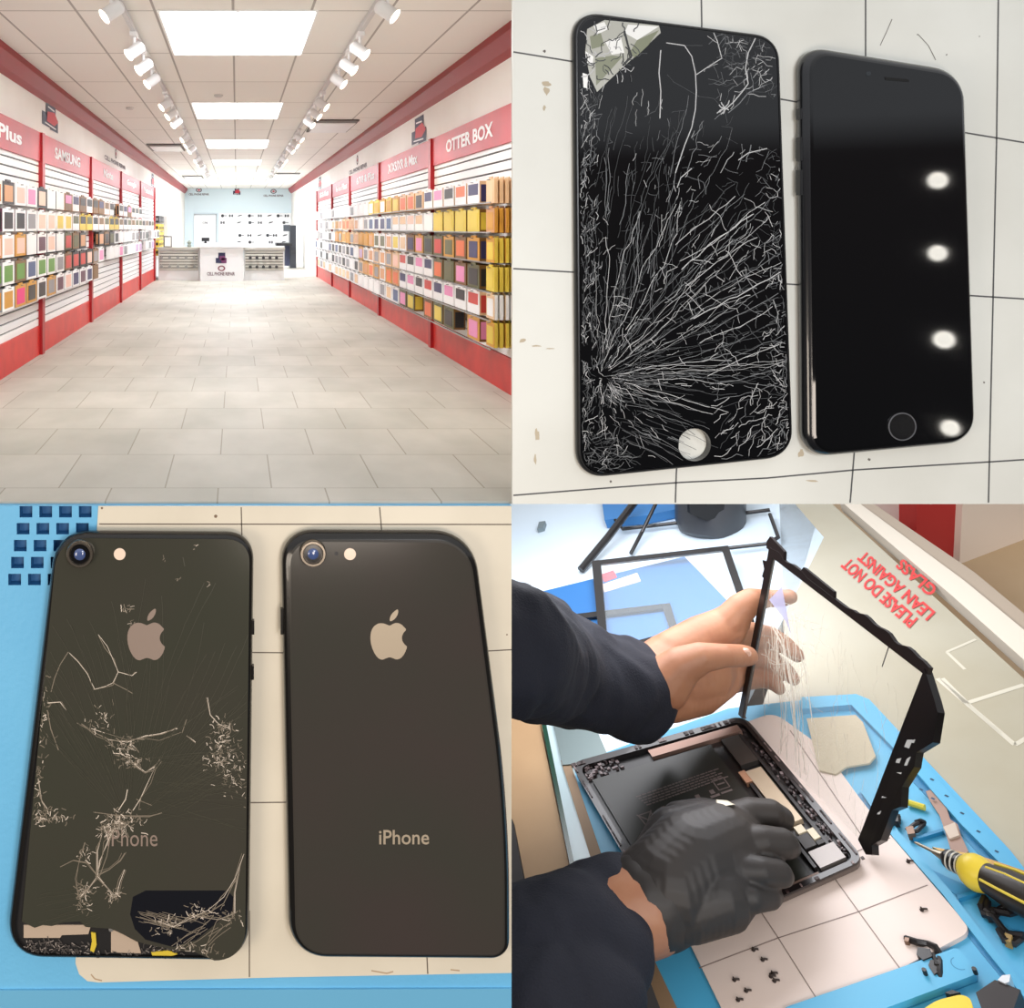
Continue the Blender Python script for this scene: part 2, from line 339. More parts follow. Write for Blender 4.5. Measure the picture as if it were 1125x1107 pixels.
def package(s, y, wd, zt, h, box, ins, sd, row, i, style, t0=.12, t1=.24, thick=True):
    X = XL if s < 0 else XR
    mb = MB()
    def bx(a, b_, ya, yb, z0, z1, mi):
        xa, xb = sorted((X-s*a, X-s*b_)); mb.box(xa, xb, ya, yb, z0, z1, mi)
    bx(t0, t1, y, y+wd, zt-h, zt-.02, 2)
    bx(t1, t1+.004, y, y+wd, zt-h, zt-.02, 0)
    bx(t1-.01, t1+.003, y+wd*.3, y+wd*.7, zt-.02, zt, 0)           # hanging tab
    if style == 'frame': a0, a1, b0, b1 = .14, .86, .12, .84
    elif style == 'half': a0, a1, b0, b1 = .1, .9, .42, .9
    else: a0, a1, b0, b1 = .12, .88, .1, .8
    bx(t1+.004, t1+.007, y+wd*a0, y+wd*a1, zt-h+(h-.02)*b0, zt-h+(h-.02)*b1, 1)
    e0, e1 = sorted((X-s*(t0+.015), X-s*(t1-.012)))
    mb.box(e0, e1, y-.004, y, zt-h+(h)*.1, zt-h+h*.78, 1)
    bx(.036, t1+.03, y+wd*.49, y+wd*.51+.008, zt-.03, zt-.022, 3)  # hook
    side = 'left' if s < 0 else 'right'
    obj('phone_case_package', mb, [pm(box), pm(ins), pm(sd), gray],
        label='%s package with %s front, %s from the front, %s row, %s wall' % (box, ins, ordn(i), RW[row] if s > 0 or row < 4 else 'bottom', side), cat='phone case', group='packaged phone cases on the %s wall' % side)
RZ = [.46, .195, -.075, -.335, -.585, -.835]
def rstyle(row, y):
    x = 260+2380/y; r = R.random()
    inset = ['pink', 'navy', 'orange', 'black', 'pink', 'navy', 'red', 'black']
    k = int(y*2)
    if row == 0:
        if x > 482: return ('white' if x < 540 else 'beige', inset[k % 8], 'beige', 'half')
        if x > 450: return ('beige', R.choice(['black', 'tan', 'orange']), 'gold', 'frame')
        if x > 412: return (R.choice(['yellow', 'gold']), R.choice(['yellow', 'gold', 'white']), 'gold', 'frame')
        return ('white', R.choice(['white', 'white', 'grey']), 'white', 'frame')
    if row == 1:
        if x > 492: return ('yellow', 'yellow', 'brown', 'frame')
        if x > 440: return ('white', R.choice(['white', 'beige', 'peach']), 'white', 'half')
        if x > 408: return ('white', R.choice(['navy', 'blue', 'grey']), 'white', 'frame')
        if x > 375: return (R.choice(['white', 'beige']), R.choice(['orange', 'tan', 'white']), 'beige', 'frame')
        return ('white', R.choice(['grey', 'white', 'beige']), 'white', 'frame')
    if row == 2:
        if x > 455: return (R.choice(['brown', 'olive', 'gold']), ['orange', 'olive', 'red', 'black', 'pink', 'navy'][k % 6], 'brown', 'frame')
        if x > 423: return ('yellow' if r < .4 else 'white', R.choice(['yellow', 'beige', 'olive', 'tan']), 'beige', 'frame')
        if x > 376: return (R.choice(['gold', 'beige', 'beige']), R.choice(['tan', 'gold', 'grey']), 'gold', 'frame')
        return ('white', R.choice(['grey', 'black', 'white']), 'white', 'frame')
    if row == 3:
        if x > 488: return (R.choice(['brown', 'olive']), ['orange', 'black', 'pink', 'olive'][k % 4], 'brown', 'frame')
        if x > 452: return ('white', ['red', 'navy', 'pink', 'black'][k % 4], 'white', 'half')
        if x > 402: return (R.choice(['beige', 'white', 'gold']), R.choice(['tan', 'lilac', 'grey', 'peach']), 'beige', 'frame')
        return ('white', R.choice(['grey', 'black', 'blue', 'white']), 'white', 'frame')
    if row == 4:
        if x > 452: return ('white', ['navy', 'red', 'black', 'pink'][k % 4], 'white' if x < 530 else 'beige', 'half')
        if x > 402: return (R.choice(['beige', 'gold', 'white', 'tan']), R.choice(['tan', 'grey', 'orange']), 'beige', 'frame')
        return ('white', R.choice(['grey', 'black', 'white']), 'white', 'frame')
    if x > 450: return (R.choice(['brown', 'olive', 'gold']), R.choice(['olive', 'pink', 'orange', 'black', 'yellow']), 'brown', 'frame')
    if x > 425: return ('white', R.choice(['grey', 'blue', 'beige']), 'white', 'frame')
    return ('white', R.choice(['white', 'grey', 'beige']), 'white', 'frame')
for row in range(6):
    i = 0
    bars = [('beige', 'beige'), ('gold', 'tan'), ('yellow', 'gold'), ('yellow', 'yellow'), ('white', 'beige'), ('yellow', 'gold')][row]
    for k in range(4):
        a = .045+k*.05; package(1, 8.12, .26, CZ+RZ[row], .24, bars[k % 2], bars[0], bars[0], row, i, 'frame', a, a+.028); i += 1
    y = 8.56; pitch = .5
    while y < 26.5:
        bxc, ins, sd, st = rstyle(row, y)
        if R.random() > .03: package(1, y, pitch*.88, CZ+RZ[row], .24, bxc, ins, sd, row, i, st); i += 1
        y += pitch; pitch *= 1.018
    mb = MB(); mb.box(XR-.05, XR-.036, 7.5, 27, CZ+RZ[row]-.035, CZ+RZ[row]-.01); mb.box(XR-.30, XR-.29, 8.0, 15, CZ+RZ[row]-.245, CZ+RZ[row]-.232)
    obj('hook_rail', mb, gray, label='grey hook rail carrying the %s row of packages on the right wall' % RW[row], cat='rail', group='hook rails on the right wall')
LZ = [.47, .205, -.05, -.315, -.57]; LEND = [21.5, 24, 26, 24, 14.6]
def lstyle(row, y):
    x = 260-2280/y; r = R.random()
    if row == 0:
        if x < 40: return ('white' if r < .7 else 'black', R.choice(['tan', 'peach', 'pink', 'peach']), 'white', 'frame')
        if x < 65: return ('white', R.choice(['grey', 'white']), 'black', 'frame')
        return ('white' if r < .6 else 'brown', R.choice(['black', 'pink', 'navy', 'brown', 'black']), 'tan', 'half')
    if row == 1:
        if x < 30: return ('white', R.choice(['plum', 'black', 'grey']), 'plum', 'frame')
        if x < 68: return ('white', R.choice(['yellow', 'peach', 'tan']), 'white', 'frame')
        return ('white' if x > 125 or r < .35 else 'yellow', R.choice(['black', 'brown', 'olive', 'black']), 'tan', 'half')
    if row == 2:
        if x < 20: return (R.choice(['white', 'gold']), R.choice(['grey', 'tan', 'peach']), 'tan', 'frame')
        if x < 64: return ('white', R.choice(['plum', 'lilac', 'white', 'peach']), 'plum', 'frame')
        if x < 122: return (R.choice(['black', 'brown', 'olive', 'black']), R.choice(['olive', 'black', 'red', 'tan']), 'black', 'frame')
        return ('white', R.choice(['black', 'grey', 'white']), 'white', 'frame')
    if row == 3:
        if x < 50: return (R.choice(['white', 'white', 'brown']), R.choice(['green', 'green', 'blue', 'green']), 'grey', 'frame')
        if x < 66: return ('white', 'grey', 'grey', 'frame')
        if x < 105: return (R.choice(['black', 'brown']), R.choice(['grey', 'red', 'black', 'peach']), 'black', 'frame')
        return ('white', R.choice(['grey', 'lilac', 'pink', 'white']), 'white', 'frame')
    if x < 50: return (R.choice(['white', 'white', 'gold']), ['black', 'grey', 'gold', 'magenta', 'black'][int(y*2) % 5], 'grey', 'frame')
    if x < 95: return ('white', R.choice(['grey', 'plum', 'navy', 'peach']), 'grey', 'frame')
    return (R.choice(['brown', 'tan']), R.choice(['red', 'brown', 'tan']), 'brown', 'frame')
for row in range(5):
    i = 0; y = 8.7; pitch = .5
    while y < LEND[row]:
        bxc, ins, sd, st = lstyle(row, y)
        if R.random() > .04: package(-1, y, pitch*.9, CZ+LZ[row], .242, bxc, ins, sd, row, i, st, .1, .16); i += 1
        y += pitch; pitch *= 1.02
# yellow packs on the stand beyond the left bays
t = thing('wire_rack', 'white slat rack of yellow packs at the end of the left wall bays', 'display rack', (XL+.1, 27.3, 0))
mb = MB(); mb.box(XL, XL+.02, 26.4, 28.4, .3, 2.1); mb.box(XL, XL+.25, 28.35, 28.4, .9, 1.9); obj('back_panel', mb, slatm, t)
mb = MB(); mb.box(XL+.02, XL+.24, 26.42, 28.4, 0.0, .06); mb.box(XL+.02, XL+.06, 26.42, 26.46, .05, .35); obj('rack_base', mb, whitem, t)
for r_ in range(5):
    for k in range(4):
        y = 26.5+k*.46; z = 1.86-r_*.24; c1, c2 = ('black', 'grey') if r_ == 0 else ('yellow', 'black')
        mb = MB(); mb.box(XL+.02, XL+.14, y, y+.36, z-.2, z, 0); mb.box(XL+.14, XL+.145, y+.06, y+.3, z-.15, z-.08, 1); mb.box(XL+.05, XL+.11, y-.004, y, z-.14, z-.06, 1)
        obj('cable_package', mb, [pm(c1), pm(c2)], label=('black' if r_ == 0 else 'yellow')+' cable package, %s from the front, %s row of the rack beyond the left bays' % (ONE[k], RW[r_]), cat='package', group='packs on the rack beyond the left bays')
# ---- service counter
def pb(mb, x0, x1, y0, y1, d, dep, mi=0):
    a = P(x0, y1, d); b_ = P(x1, y0, d); return mb.box(a.x, b_.x, d, d+dep, max(a.z, .0), b_.z, mi)
cw = M('counter_white', (236, 237, 236), .4); ct = M('counter_top_grey', (176, 172, 162), .4); sl2 = M('counter_slat', (205, 203, 192), .45)
t = thing('service_counter', 'long white service counter with slatted display fronts before the back wall', 'counter', (-.45, 26.5, 0))
for x0, x1 in ((174, 219), (268, 312.5)):
    mb = MB(); pb(mb, x0, x1, 273.5, 312, 26.1, 1.0, 0); a = P(x0+1.5, 297, 26.1); b_ = P(x1-1.5, 276, 26.1)
    mb.box(a.x, b_.x, 26.085, 26.1, a.z, b_.z, 1); z = a.z+.01
    while z < b_.z-.03: mb.box(a.x, b_.x, 26.06, 26.085, z, z+.055, 2); z += .082
    obj('wing_cabinet', mb, [cw, M('counter_groove', (110, 108, 100), .6), sl2], t)
    mb = MB(); pb(mb, x0-.7, x1+.7, 271.8, 274.6, 26.02, 1.1); obj('wing_top', mb, ct, t)
mb = MB(); pb(mb, 219.5, 267.5, 270.5, 312, 25.7, 1.2); fr = obj('front_desk', mb, cw, t)
mb = MB(); pb(mb, 218.3, 268.7, 267.6, 271.6, 25.6, 1.4); obj('desk_top', mb, whitem, t)
q = eq(237, 251, 277.5, 289, 25.69); mb = MB()
for u0, v0, u1, v1, mi in ((.2, .45, .75, 1, 0), (0, 0, .5, .5, 0), (.45, .0, .85, .5, 1), (.3, .3, .7, .7, 1)):
    mb.poly([q(u0, v0)+Vector((0, -.004*(mi+1), 0)), q(u1, v0)+Vector((0, -.004*(mi+1), 0)), q(u1, v1)+Vector((0, -.004*(mi+1), 0)), q(u0, v1)+Vector((0, -.004*(mi+1), 0))], mi)
obj('counter_emblem', mb, [navy, M('plum_print', (110, 52, 96), .5)], fr)
mb = MB(); c_ = P(243.3, 294.7, 25.69)
for k in range(24):
    a0, a1 = 2*PI*k/24, 2*PI*(k+1)/24
    mb.poly([c_+Vector((math.cos(a)*r*.105, 0, math.sin(a)*r*.08)) for a, r in ((a0, 1), (a1, 1), (a1, .62), (a0, .62))])
obj('counter_round_logo', mb, M('plum_ring', (130, 60, 76), .5), fr)
obj('counter_lettering', text('CELL PHONE REPAIR', eq(227.5, 258, 298.8, 302.6, 25.69), bold=.03), M('brown_print', (110, 80, 86), .5), fr)
for (x0, xs, n) in ((275, 7.2, 5), (177.5, 9, 5)):
    for r_, py_ in enumerate((282, 292)):
        for k in range(n):
            a = P(x0+k*xs, py_, 26.02); mb = MB(); mb.box(a.x-.04, a.x+.04, 25.98, 26.04, a.z-.07, a.z, 0); mb.tube([(a.x, 26.0, a.z), (a.x, 26.0, a.z+.04)], .008)
            obj('charger_package', mb, M('dark_charger' if x0 > 200 else 'pale_charger', (50, 48, 52) if x0 > 200 else (150, 150, 146), .5),
                label='small %s accessory hanging on the counter front, %s wing, %s row, %s' % ('dark' if x0 > 200 else 'pale', 'right' if x0 > 200 else 'left', ('upper', 'lower')[r_], ['left end', 'second from left', 'middle', 'second from right', 'right end'][k]), cat='accessory', group='accessories on the counter front')
# till, frame, vase, kiosk
t = thing('till_monitor', 'small black till monitor standing on the left end of the front desk', 'monitor', tuple(P(225, 267.6, 26.1)))
obj('screen', pb(MB(), 221.5, 230, 261, 265, 26.2, .08), dark, t); obj('stand', pb(MB(), 224.5, 227, 264.9, 267, 26.25, .05), dark, t)
obj('stand_base', pb(MB(), 222, 229.5, 266.8, 267.7, 26.1, .3), dark, t); obj('keyboard', pb(MB(), 230.5, 237, 266.9, 267.7, 26.0, .3), M('grey_keys', (90, 90, 96), .5), t)
t = thing('picture_frame', 'small grey framed picture standing on the left counter wing', 'picture frame', tuple(P(184, 272, 26.3)))
mb = MB(); pb(mb, 179.5, 189, 259, 271.9, 26.4, .05); obj('frame', mb, M('frame_grey', (120, 118, 116), .5), t); obj('picture', pb(MB(), 181, 187.5, 260.5, 270.5, 26.39, .01), M('picture_white', (238, 238, 234), .5), t)
obj('small_plant_pot', MB().disc(P(208, 271.8, 26.4), (0, 0, 1), [(.05, 0), (.06, .06), (.04, .09), (.07, .15), (.02, .2)]), M('pot_grey_green', (130, 140, 130), .6), label='small grey green ornament on the left counter wing beside the till', cat='ornament')
t = thing('repair_kiosk', 'tall dark workstation with a black shelf at right of the counter', 'workstation', tuple(P(318, 292, 36)))
d = 34.0
obj('tower', pb(MB(), 318.5, 325.5, 247.5, 297, d, .7), M('kiosk_dark', (54, 58, 66), .4), t)
obj('upper_screen', pb(MB(), 311.5, 319, 247, 254, d-.1, .2), M('kiosk_screen', (70, 76, 84), .3), t)
obj('shelf', pb(MB(), 303.5, 321, 267, 270, d-.5, 1.1), dark, t); obj('shelf_support', pb(MB(), 313, 318.6, 270, 292, d+.1, .4), M('kiosk_blue', (52, 58, 84), .5), t)
t = thing('white_notice_board', 'large white door-like board on the back wall left of the hanging accessories', 'board', tuple(P(225.5, 270, YE-.1)))
mb = MB(); pb(mb, 213, 238, 236, 275, YE-.08, .07); obj('board', mb, M('board_white', (250, 250, 252), .4), t)
mb = MB(); pb(mb, 213, 238, 235, 236.5, YE-.1, .09); pb(mb, 237, 238.2, 235, 275, YE-.1, .09); obj('board_edge', mb, M('board_edge', (178, 184, 190), .5), t)
obj('board_lettering', text('CPR', eq(222.5, 228.5, 243.6, 246.3, YE-.085), bold=.02), greyp, t)
# accessories on the end wall
mb = MB(); pb(mb, 240.5, 320, 234, 272, YE-.03, .02); obj('slat_board', mb, M('board_white', (250, 250, 252), .4), label='white slat board behind the counter holding small accessories', cat='display board')
n = 0
for py_, xs in ((237, (244.5, 253.8, 263.5, 274, 285.5, 296, 305.5, 315)), (244.5, (244.5, 262.5, 274.5, 285.5, 297.5, 312)), (258.5, (263.5, 274, 285, 294, 302, 313)), (266, (262.5, 274.5, 297.5, 311.5))):
    for k, px_ in enumerate(xs):
        a = P(px_, py_, YE-.05); mb = MB(); v = (k+int(py_)) % 3; g = (50, 52, 60)
        if v == 0: mb.disc((a.x, a.y, a.z), (0, -1, 0), [(.07, 0), (.06, .04), (.02, .05)]); mb.box(a.x+.08, a.x+.2, a.y-.02, a.y, a.z-.012, a.z+.012)
        elif v == 1: mb.box(a.x-.09, a.x-.03, a.y-.03, a.y, a.z-.055, a.z+.055); mb.box(a.x+.03, a.x+.09, a.y-.03, a.y, a.z-.055, a.z+.055); mb.box(a.x-.03, a.x+.03, a.y-.01, a.y, a.z-.01, a.z+.01)
        else: mb.loft([[(a.x-.11, a.y-.03, a.z-.04), (a.x+.06, a.y-.03, a.z), (a.x+.12, a.y-.03, a.z+.05), (a.x-.05, a.y-.03, a.z+.03)], [(a.x-.11, a.y, a.z-.04), (a.x+.06, a.y, a.z), (a.x+.12, a.y, a.z+.05), (a.x-.05, a.y, a.z+.03)]])
        obj('headphone_package', mb, M('dark_accessory', g, .5), label='small dark accessory on the back wall board, %s row, %s from left' % ({237: 'top', 244.5: 'second', 258.5: 'third', 266: 'bottom'}[py_], ONE[k]), cat='accessory', group='accessories on the back wall board'); n += 1
# ================================================================== PHONES ON THE TWO WORKTOPS
D0 = 5.0
PX = D0/F
def WP(px, py, d=D0): return P(px, py, d)
def rquad(cs, rad, n=10, inset=0.0):
    """cs: TL,TR,BR,BL as (x,z) in metres; rounded outline, counter-clockwise or clockwise as given"""
    N = len(cs); c2 = [Vector(c) for c in cs]; cen = sum(c2, Vector((0, 0)))/N
    lines = []
    for i in range(N):
        a, b = c2[i], c2[(i+1) % N]; t = (b-a).normalized(); nn = Vector((-t.y, t.x))
        if nn.dot(cen-a) < 0: nn = -nn
        lines.append((a+nn*inset, t))
    def inter(l1, l2):
        (p, t), (q, u) = l1, l2; den = t.x*u.y-t.y*u.x; k = ((q-p).x*u.y-(q-p).y*u.x)/den; return p+t*k
    cor = [inter(lines[i-1], lines[i]) for i in range(N)]
    out = []
    for i in range(N):
        r = max((rad[i] if isinstance(rad, (list, tuple)) else rad)-inset, .01)
        p, a, b = cor[i], cor[i-1], cor[(i+1) % N]; u = (a-p).normalized(); v = (b-p).normalized()
        for k in range(n+1):
            t = k/n; A, B = p+u*r, p+v*r
            w0, w1, w2 = (1-t)**2, 2*t*(1-t)*.82, t*t; s = w0+w1+w2
            out.append((A*w0+p*w1+B*w2)/s)
    return out
def inside(pt, poly):
    c = False; n = len(poly); x, y = pt
    for i in range(n):
        x1, y1 = poly[i]; x2, y2 = poly[(i+1) % n]
        if (y1 > y) != (y2 > y) and x < (x2-x1)*(y-y1)/(y2-y1)+x1: c = not c
    return c
class Slab:
    """outline given in px of the front face"""
    def __init__(s, cs, rad, th, gap=0.0):
        s.df = D0-gap-th; s.db = D0-gap; s.th = th
        s.cs = [(P(x, y, s.df).x, P(x, y, s.df).z) for x, y in cs]; s.rad = [r*s.df/F for r in rad]; s.k = s.df/F
    def ring(s, inset, d): return [Vector((p.x, d, p.y)) for p in rquad(s.cs, s.rad, 10, inset)]
    def shell(s, mats, name, parent, edge=.012, hole=None, **kw):
        mb = MB(); e = edge
        rs = [s.ring(e*.7, s.db), s.ring(e*.2, s.db-e*.5), s.ring(0, s.db-e*1.2), s.ring(0, s.df+e*1.6), s.ring(e*.25, s.df+e*.9), s.ring(e*.8, s.df+e*.35), s.ring(e*1.4, s.df+.004)]
        mb.loft(rs, 0, cap0=(hole is None), cap1=False)
        return obj(name, mb, mats, parent, smooth=True, **kw)
    def face(s, inset, d, name, mats, parent, hole=None, extra=None, rim=.006, cutter=None, smooth=True):
        mb = MB(); r0 = s.ring(inset, d+.006); r1 = s.ring(inset+rim, d)
        if cutter: r0 = cutter(r0); r1 = cutter(r1)
        mb.loft([r0, r1], 0, False, False)
        if hole:
            hc, hr = hole; N = 28; h1 = [Vector((hc.x+hr*math.cos(2*PI*k/N), d, hc.z+hr*math.sin(2*PI*k/N))) for k in range(N)]
            tr = tessellate_polygon([[Vector((p.x, p.z, 0)) for p in r1], [Vector((p.x, p.z, 0)) for p in h1]])
            mb.add(r1+h1, [tuple(t) for t in tr], 0); h2 = [p+Vector((0, s.db-d-.002, 0)) for p in h1]; mb.loft([h1, h2], 0, False, False)
        else: mb.poly(r1, 0)
        if extra: extra(mb, d, r1)
        return obj(name, mb, mats, parent)
up = Vector((0, -1, 0))
def px_strip(mb, pts, wpx, mi, d, clip=None, k=None):
    pp = [P(x, y, d) for x, y in pts]
    if clip:
        for a, b in zip(pp, pp[1:]):
            if inside((a.x, a.z), clip) and inside((b.x, b.z), clip): strip(mb, [a, b], wpx*d/F, mi)
    else: strip(mb, pp, wpx*d/F, mi)
def wig(x, y, ang, ln, step=7, j=.25, bend=0.0):
    pts = [(x, y)]; a = ang; L = 0
    while L < ln:
        s = step*R.uniform(.6, 1.4); a2 = a+R.gauss(0, j); x += math.cos(a2)*s; y -= math.sin(a2)*s; L += s; a += bend*s; pts.append((x, y))
    return pts
# ---- white tiled worktop (upper right)
wt = M('worktop_white', (226, 226, 218), .42, noise_=(1.1, (212, 211, 202), .35, .75)); line = M('grid_line', (84, 84, 84), .6)
dirt = M('worktop_dirt', (190, 176, 152), .7)
mb = MB(); a = P(563, 553.5, D0); b_ = P(1210, -90, D0); mb.box(a.x, b_.x, D0, D0+.02, a.z, b_.z, 0)
def gl(pts, w_=1.7): px_strip(mb, pts, w_, 1, D0-.001)
gl([(769, -90), (771, 27), (757, 300), (743, 520), (742, 552)]); gl([(951, -90), (951, 60), (940, 480), (934, 552)]); gl([(1098, -90), (1095, 150), (1091, 330), (1086, 552)])
gl([(564, 57), (632, 68), (870, 111), (1068, 147), (1200, 169)]); gl([(564, 295), (632, 299), (866, 312), (1072, 325), (1200, 333)]); gl([(564, 544), (640, 538), (745, 530), (843, 525), (940, 516), (1092, 507), (1200, 500)])
def smear(x, y, rx, ry, mi):
    pts = []
    for k in range(11):
        a = 2*PI*k/11; r = R.uniform(.5, 1.1); pts.append(P(x+math.cos(a)*rx*r, y+math.sin(a)*ry*r, D0-.0008))
    mb.poly(pts, mi)
for x, y, rx, ry in ((600, 92, 7, 3.5), (601, 100, 4, 6), (598, 118, 2, 4), (574, 374, 5, 3), (590, 380, 8, 1.2), (590, 478, 3, 9), (604, 383, 6, .8), (588, 505, 2, 7), (880, 498, 4, 5), (893, 528, 8, 1.5)): smear(x, y, rx, ry, 2)
for x, y, r in ((598, 56.5, 2), (955, 505, 2), (671, 529, 1.6), (1008, 38, 1), (1040, 60, .9), (1076, 40, .9), (1081, 420, 1.2)): smear(x, y, r, r, 3)
px_strip(mb, [(980, 21), (974, 35), (967, 50)], .8, 3, D0-.001); px_strip(mb, [(1009, 38), (1020, 50), (1028, 66)], .8, 3, D0-.001)
obj('white_worktop', mb, [wt, line, dirt, M('speck_dark', (110, 104, 98), .7)], label='white worktop with thin dark grid lines under the two front-facing phones', cat='worktop')
# ---- cracked display assembly
blackfr = M('black_frame', (14, 14, 16), .32, spec=.5); glass = M('black_glass', (9, 10, 12), .04, spec=.55, coat=.3)
cr1 = M('crack_bright', (190, 190, 190), .5); cr2 = M('crack_mid', (116, 118, 120), .5); cr3 = M('crack_dim', (62, 64, 66), .5)
s1 = Slab([(631, 11), (857, 40), (873, 502), (635, 527)], (30, 26, 30, 32), .05, .0)
t = thing('cracked_phone_screen', 'shattered black phone screen with missing home button lying left on the white worktop', 'phone screen', tuple(P(752, 527, D0-.025)))
hc = P(763, 488.5, s1.df)
s1.shell(blackfr, 'bezel', t, edge=.012, hole=True)
def crackA(mb, d, r1):
    clip = [(p.x, p.z) for p in r1]
    def L(pts, wd=1.0, mi=2): px_strip(mb, pts, wd*(.62 if wd < 1.15 else .8), min(mi+(1 if mi == 2 and R.random() < .35 else 0), 3), d-.0008-R.random()*.001, clip)
    hub = (659, 414)
    # long rays from the hub
    for i in range(58):
        a = R.uniform(-.35, 1.62); far = 60+230*max(0, math.cos((a-.75)*1.25)); ln = far*R.uniform(.35, 1.15)
        st = R.uniform(4, 70); L(wig(hub[0]+math.cos(a)*st, hub[1]-math.sin(a)*st, a+R.gauss(0, .07), ln, 9, .17, R.choice((-1, 1))*.0009), R.uniform(.5, 1.0), R.choice((2, 3, 3, 2, 1)))
    for i in range(46):                                    # upward curving rays on the left half
        x = R.uniform(640, 740); y = R.uniform(150, 380); L(wig(x, y, R.uniform(1.35, 1.75), R.uniform(20, 90), 9, .12, R.uniform(-.004, .002)), R.uniform(.5, .9), R.choice((2, 3, 3)))
    for i in range(420):                                   # crushed strip at the left edge
        y = R.uniform(95, 515); x = 635+abs(R.gauss(0, 13))+(3 if y > 250 else 0); L(wig(x, y, R.uniform(.9, 2.2), R.uniform(3, 14), 4, .5), R.uniform(.5, 1.1), R.choice((2, 3, 3, 2, 1)))
    for i in range(330):                                   # crushed lower left
        a = R.uniform(0, 2*PI); r = abs(R.gauss(0, 42)); x = 672+math.cos(a)*r; y = 425+math.sin(a)*r*1.3; an = math.atan2(-(y-hub[1]), x-hub[0])
        L(wig(x, y, an+R.gauss(0, .35), R.uniform(3, 16), 5, .3), R.uniform(.4, .9), R.choice((2, 3, 3, 1)))
    for i in range(240):                                   # right side web
        y = R.uniform(160, 500); x = 868-abs(R.gauss(0, 14)); L(wig(x, y, R.uniform(0, 2*PI), R.uniform(4, 18), 5, .6), R.uniform(.5, 1.1), R.choice((1, 2, 2, 3)))
    for i in range(520):                                   # fine shattered net through the middle
        a = R.uniform(-.1, 1.45); r = R.uniform(40, 310); x = hub[0]+math.cos(a)*r; y = hub[1]-math.sin(a)*r
        L(wig(x, y, a+R.gauss(0, .25)+R.choice((0, 0, 0, 1.3, -1.3)), R.uniform(4, 15), 4, .25), R.uniform(.4, 1.0), R.choice((2, 3, 3, 1)))
    for i in range(120):                                   # bright kinked links across the fan
        a = R.uniform(.1, 1.2); r = R.uniform(110, 290); x = hub[0]+math.cos(a)*r; y = hub[1]-math.sin(a)*r; L(wig(x, y, a+R.choice((-1.2, 1.2, 0, 0, .3)), R.uniform(6, 34), 6, .35), R.uniform(.6, 1.2), R.choice((1, 2, 2)))
    for i in range(130):                                   # top right web
        x = R.uniform(785, 856); y = R.uniform(32, 110)-(856-x)*.1; L(wig(x, y, R.uniform(0, 2*PI), R.uniform(4, 22), 6, .5), R.uniform(.5, 1.0), R.choice((2, 3, 2, 1)))
    L([(725, 27), (726, 55), (724, 80), (726, 100), (725, 130)], 1.5, 1); L([(732, 47), (752, 50), (760, 62), (764, 80), (765, 100), (764, 120), (760, 140), (752, 160), (742, 190)], 1.4, 1)
    L([(752, 50), (772, 50)], 1.1, 2); L([(765, 82), (780, 72), (793, 64), (788, 45), (784, 36)], 1.2, 1); L([(793, 64), (806, 70)], 1, 2)
    L([(796, 121), (806, 112), (816, 100), (822, 92), (819, 75), (822, 58), (830, 42)], 1.5, 1); L([(800, 124), (812, 114), (822, 102), (842, 93)], 1.2, 2); L([(796, 121), (784, 108), (768, 106), (740, 90), (733, 82)], .8, 3)
    L([(796, 121), (785, 131)], 1, 2); L([(796, 121), (799, 135)], 1, 2)
    for i in range(9): L(wig(796, 119, R.uniform(0, 6.28), R.uniform(3, 9), 3, .3), 1.4, 1)
    L([(742, 190), (740, 205), (734, 222)], 1.1, 2); L([(760, 185), (748, 195), (744, 206)], 1.2, 1); L([(811, 176), (822, 168), (843, 163), (860, 166)], 1.2, 1)
    for i in range(22):                                    # long parallel streaks to the upper right
        y0 = 190+i*9; L(wig(740+i*2.2, y0+70, .72-i*.022, R.uniform(70, 150), 12, .12), R.uniform(.7, 1.2), R.choice((1, 2)))
    for i in range(26): L(wig(670+R.uniform(0, 40), 412+i*3, -.05-i*.016, R.uniform(30, 90), 9, .1, -.002), R.uniform(.5, .9), R.choice((2, 3)))
    for i in range(60): L(wig(R.uniform(640, 690), R.uniform(480, 518), R.uniform(-.8, .8), R.uniform(5, 22), 5, .4), .8, R.choice((2, 3, 3)))
    for i in range(70): L(wig(R.uniform(775, 868), R.uniform(440, 505), R.uniform(.2, 1.4), R.uniform(6, 26), 6, .4), R.uniform(.6, 1.1), R.choice((1, 2, 3)))
    for i in range(10): L(wig(R.uniform(690, 750), R.uniform(455, 480), -.5, R.uniform(8, 26), 6, .2), 1, 2)
    # shattered corner: light reflected on the shards, painted as pale polygons
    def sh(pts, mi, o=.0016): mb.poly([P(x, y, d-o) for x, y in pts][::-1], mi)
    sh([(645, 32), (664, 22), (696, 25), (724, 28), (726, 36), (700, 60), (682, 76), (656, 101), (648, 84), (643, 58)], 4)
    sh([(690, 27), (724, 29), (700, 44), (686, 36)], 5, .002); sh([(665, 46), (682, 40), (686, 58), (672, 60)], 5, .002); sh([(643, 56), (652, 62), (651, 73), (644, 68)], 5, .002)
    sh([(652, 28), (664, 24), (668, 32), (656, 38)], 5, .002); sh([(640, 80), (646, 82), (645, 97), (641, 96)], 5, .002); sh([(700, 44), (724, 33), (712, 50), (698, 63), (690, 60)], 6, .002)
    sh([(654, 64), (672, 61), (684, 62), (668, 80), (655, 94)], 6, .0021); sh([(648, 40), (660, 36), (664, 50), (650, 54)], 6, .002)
    for i in range(46): px_strip(mb, wig(R.uniform(644, 700), R.uniform(30, 84)-0, R.uniform(0, 6.28), R.uniform(4, 16), 4, .5), R.uniform(.7, 1.4), R.choice((7, 3, 1)), d-.0028, clip)
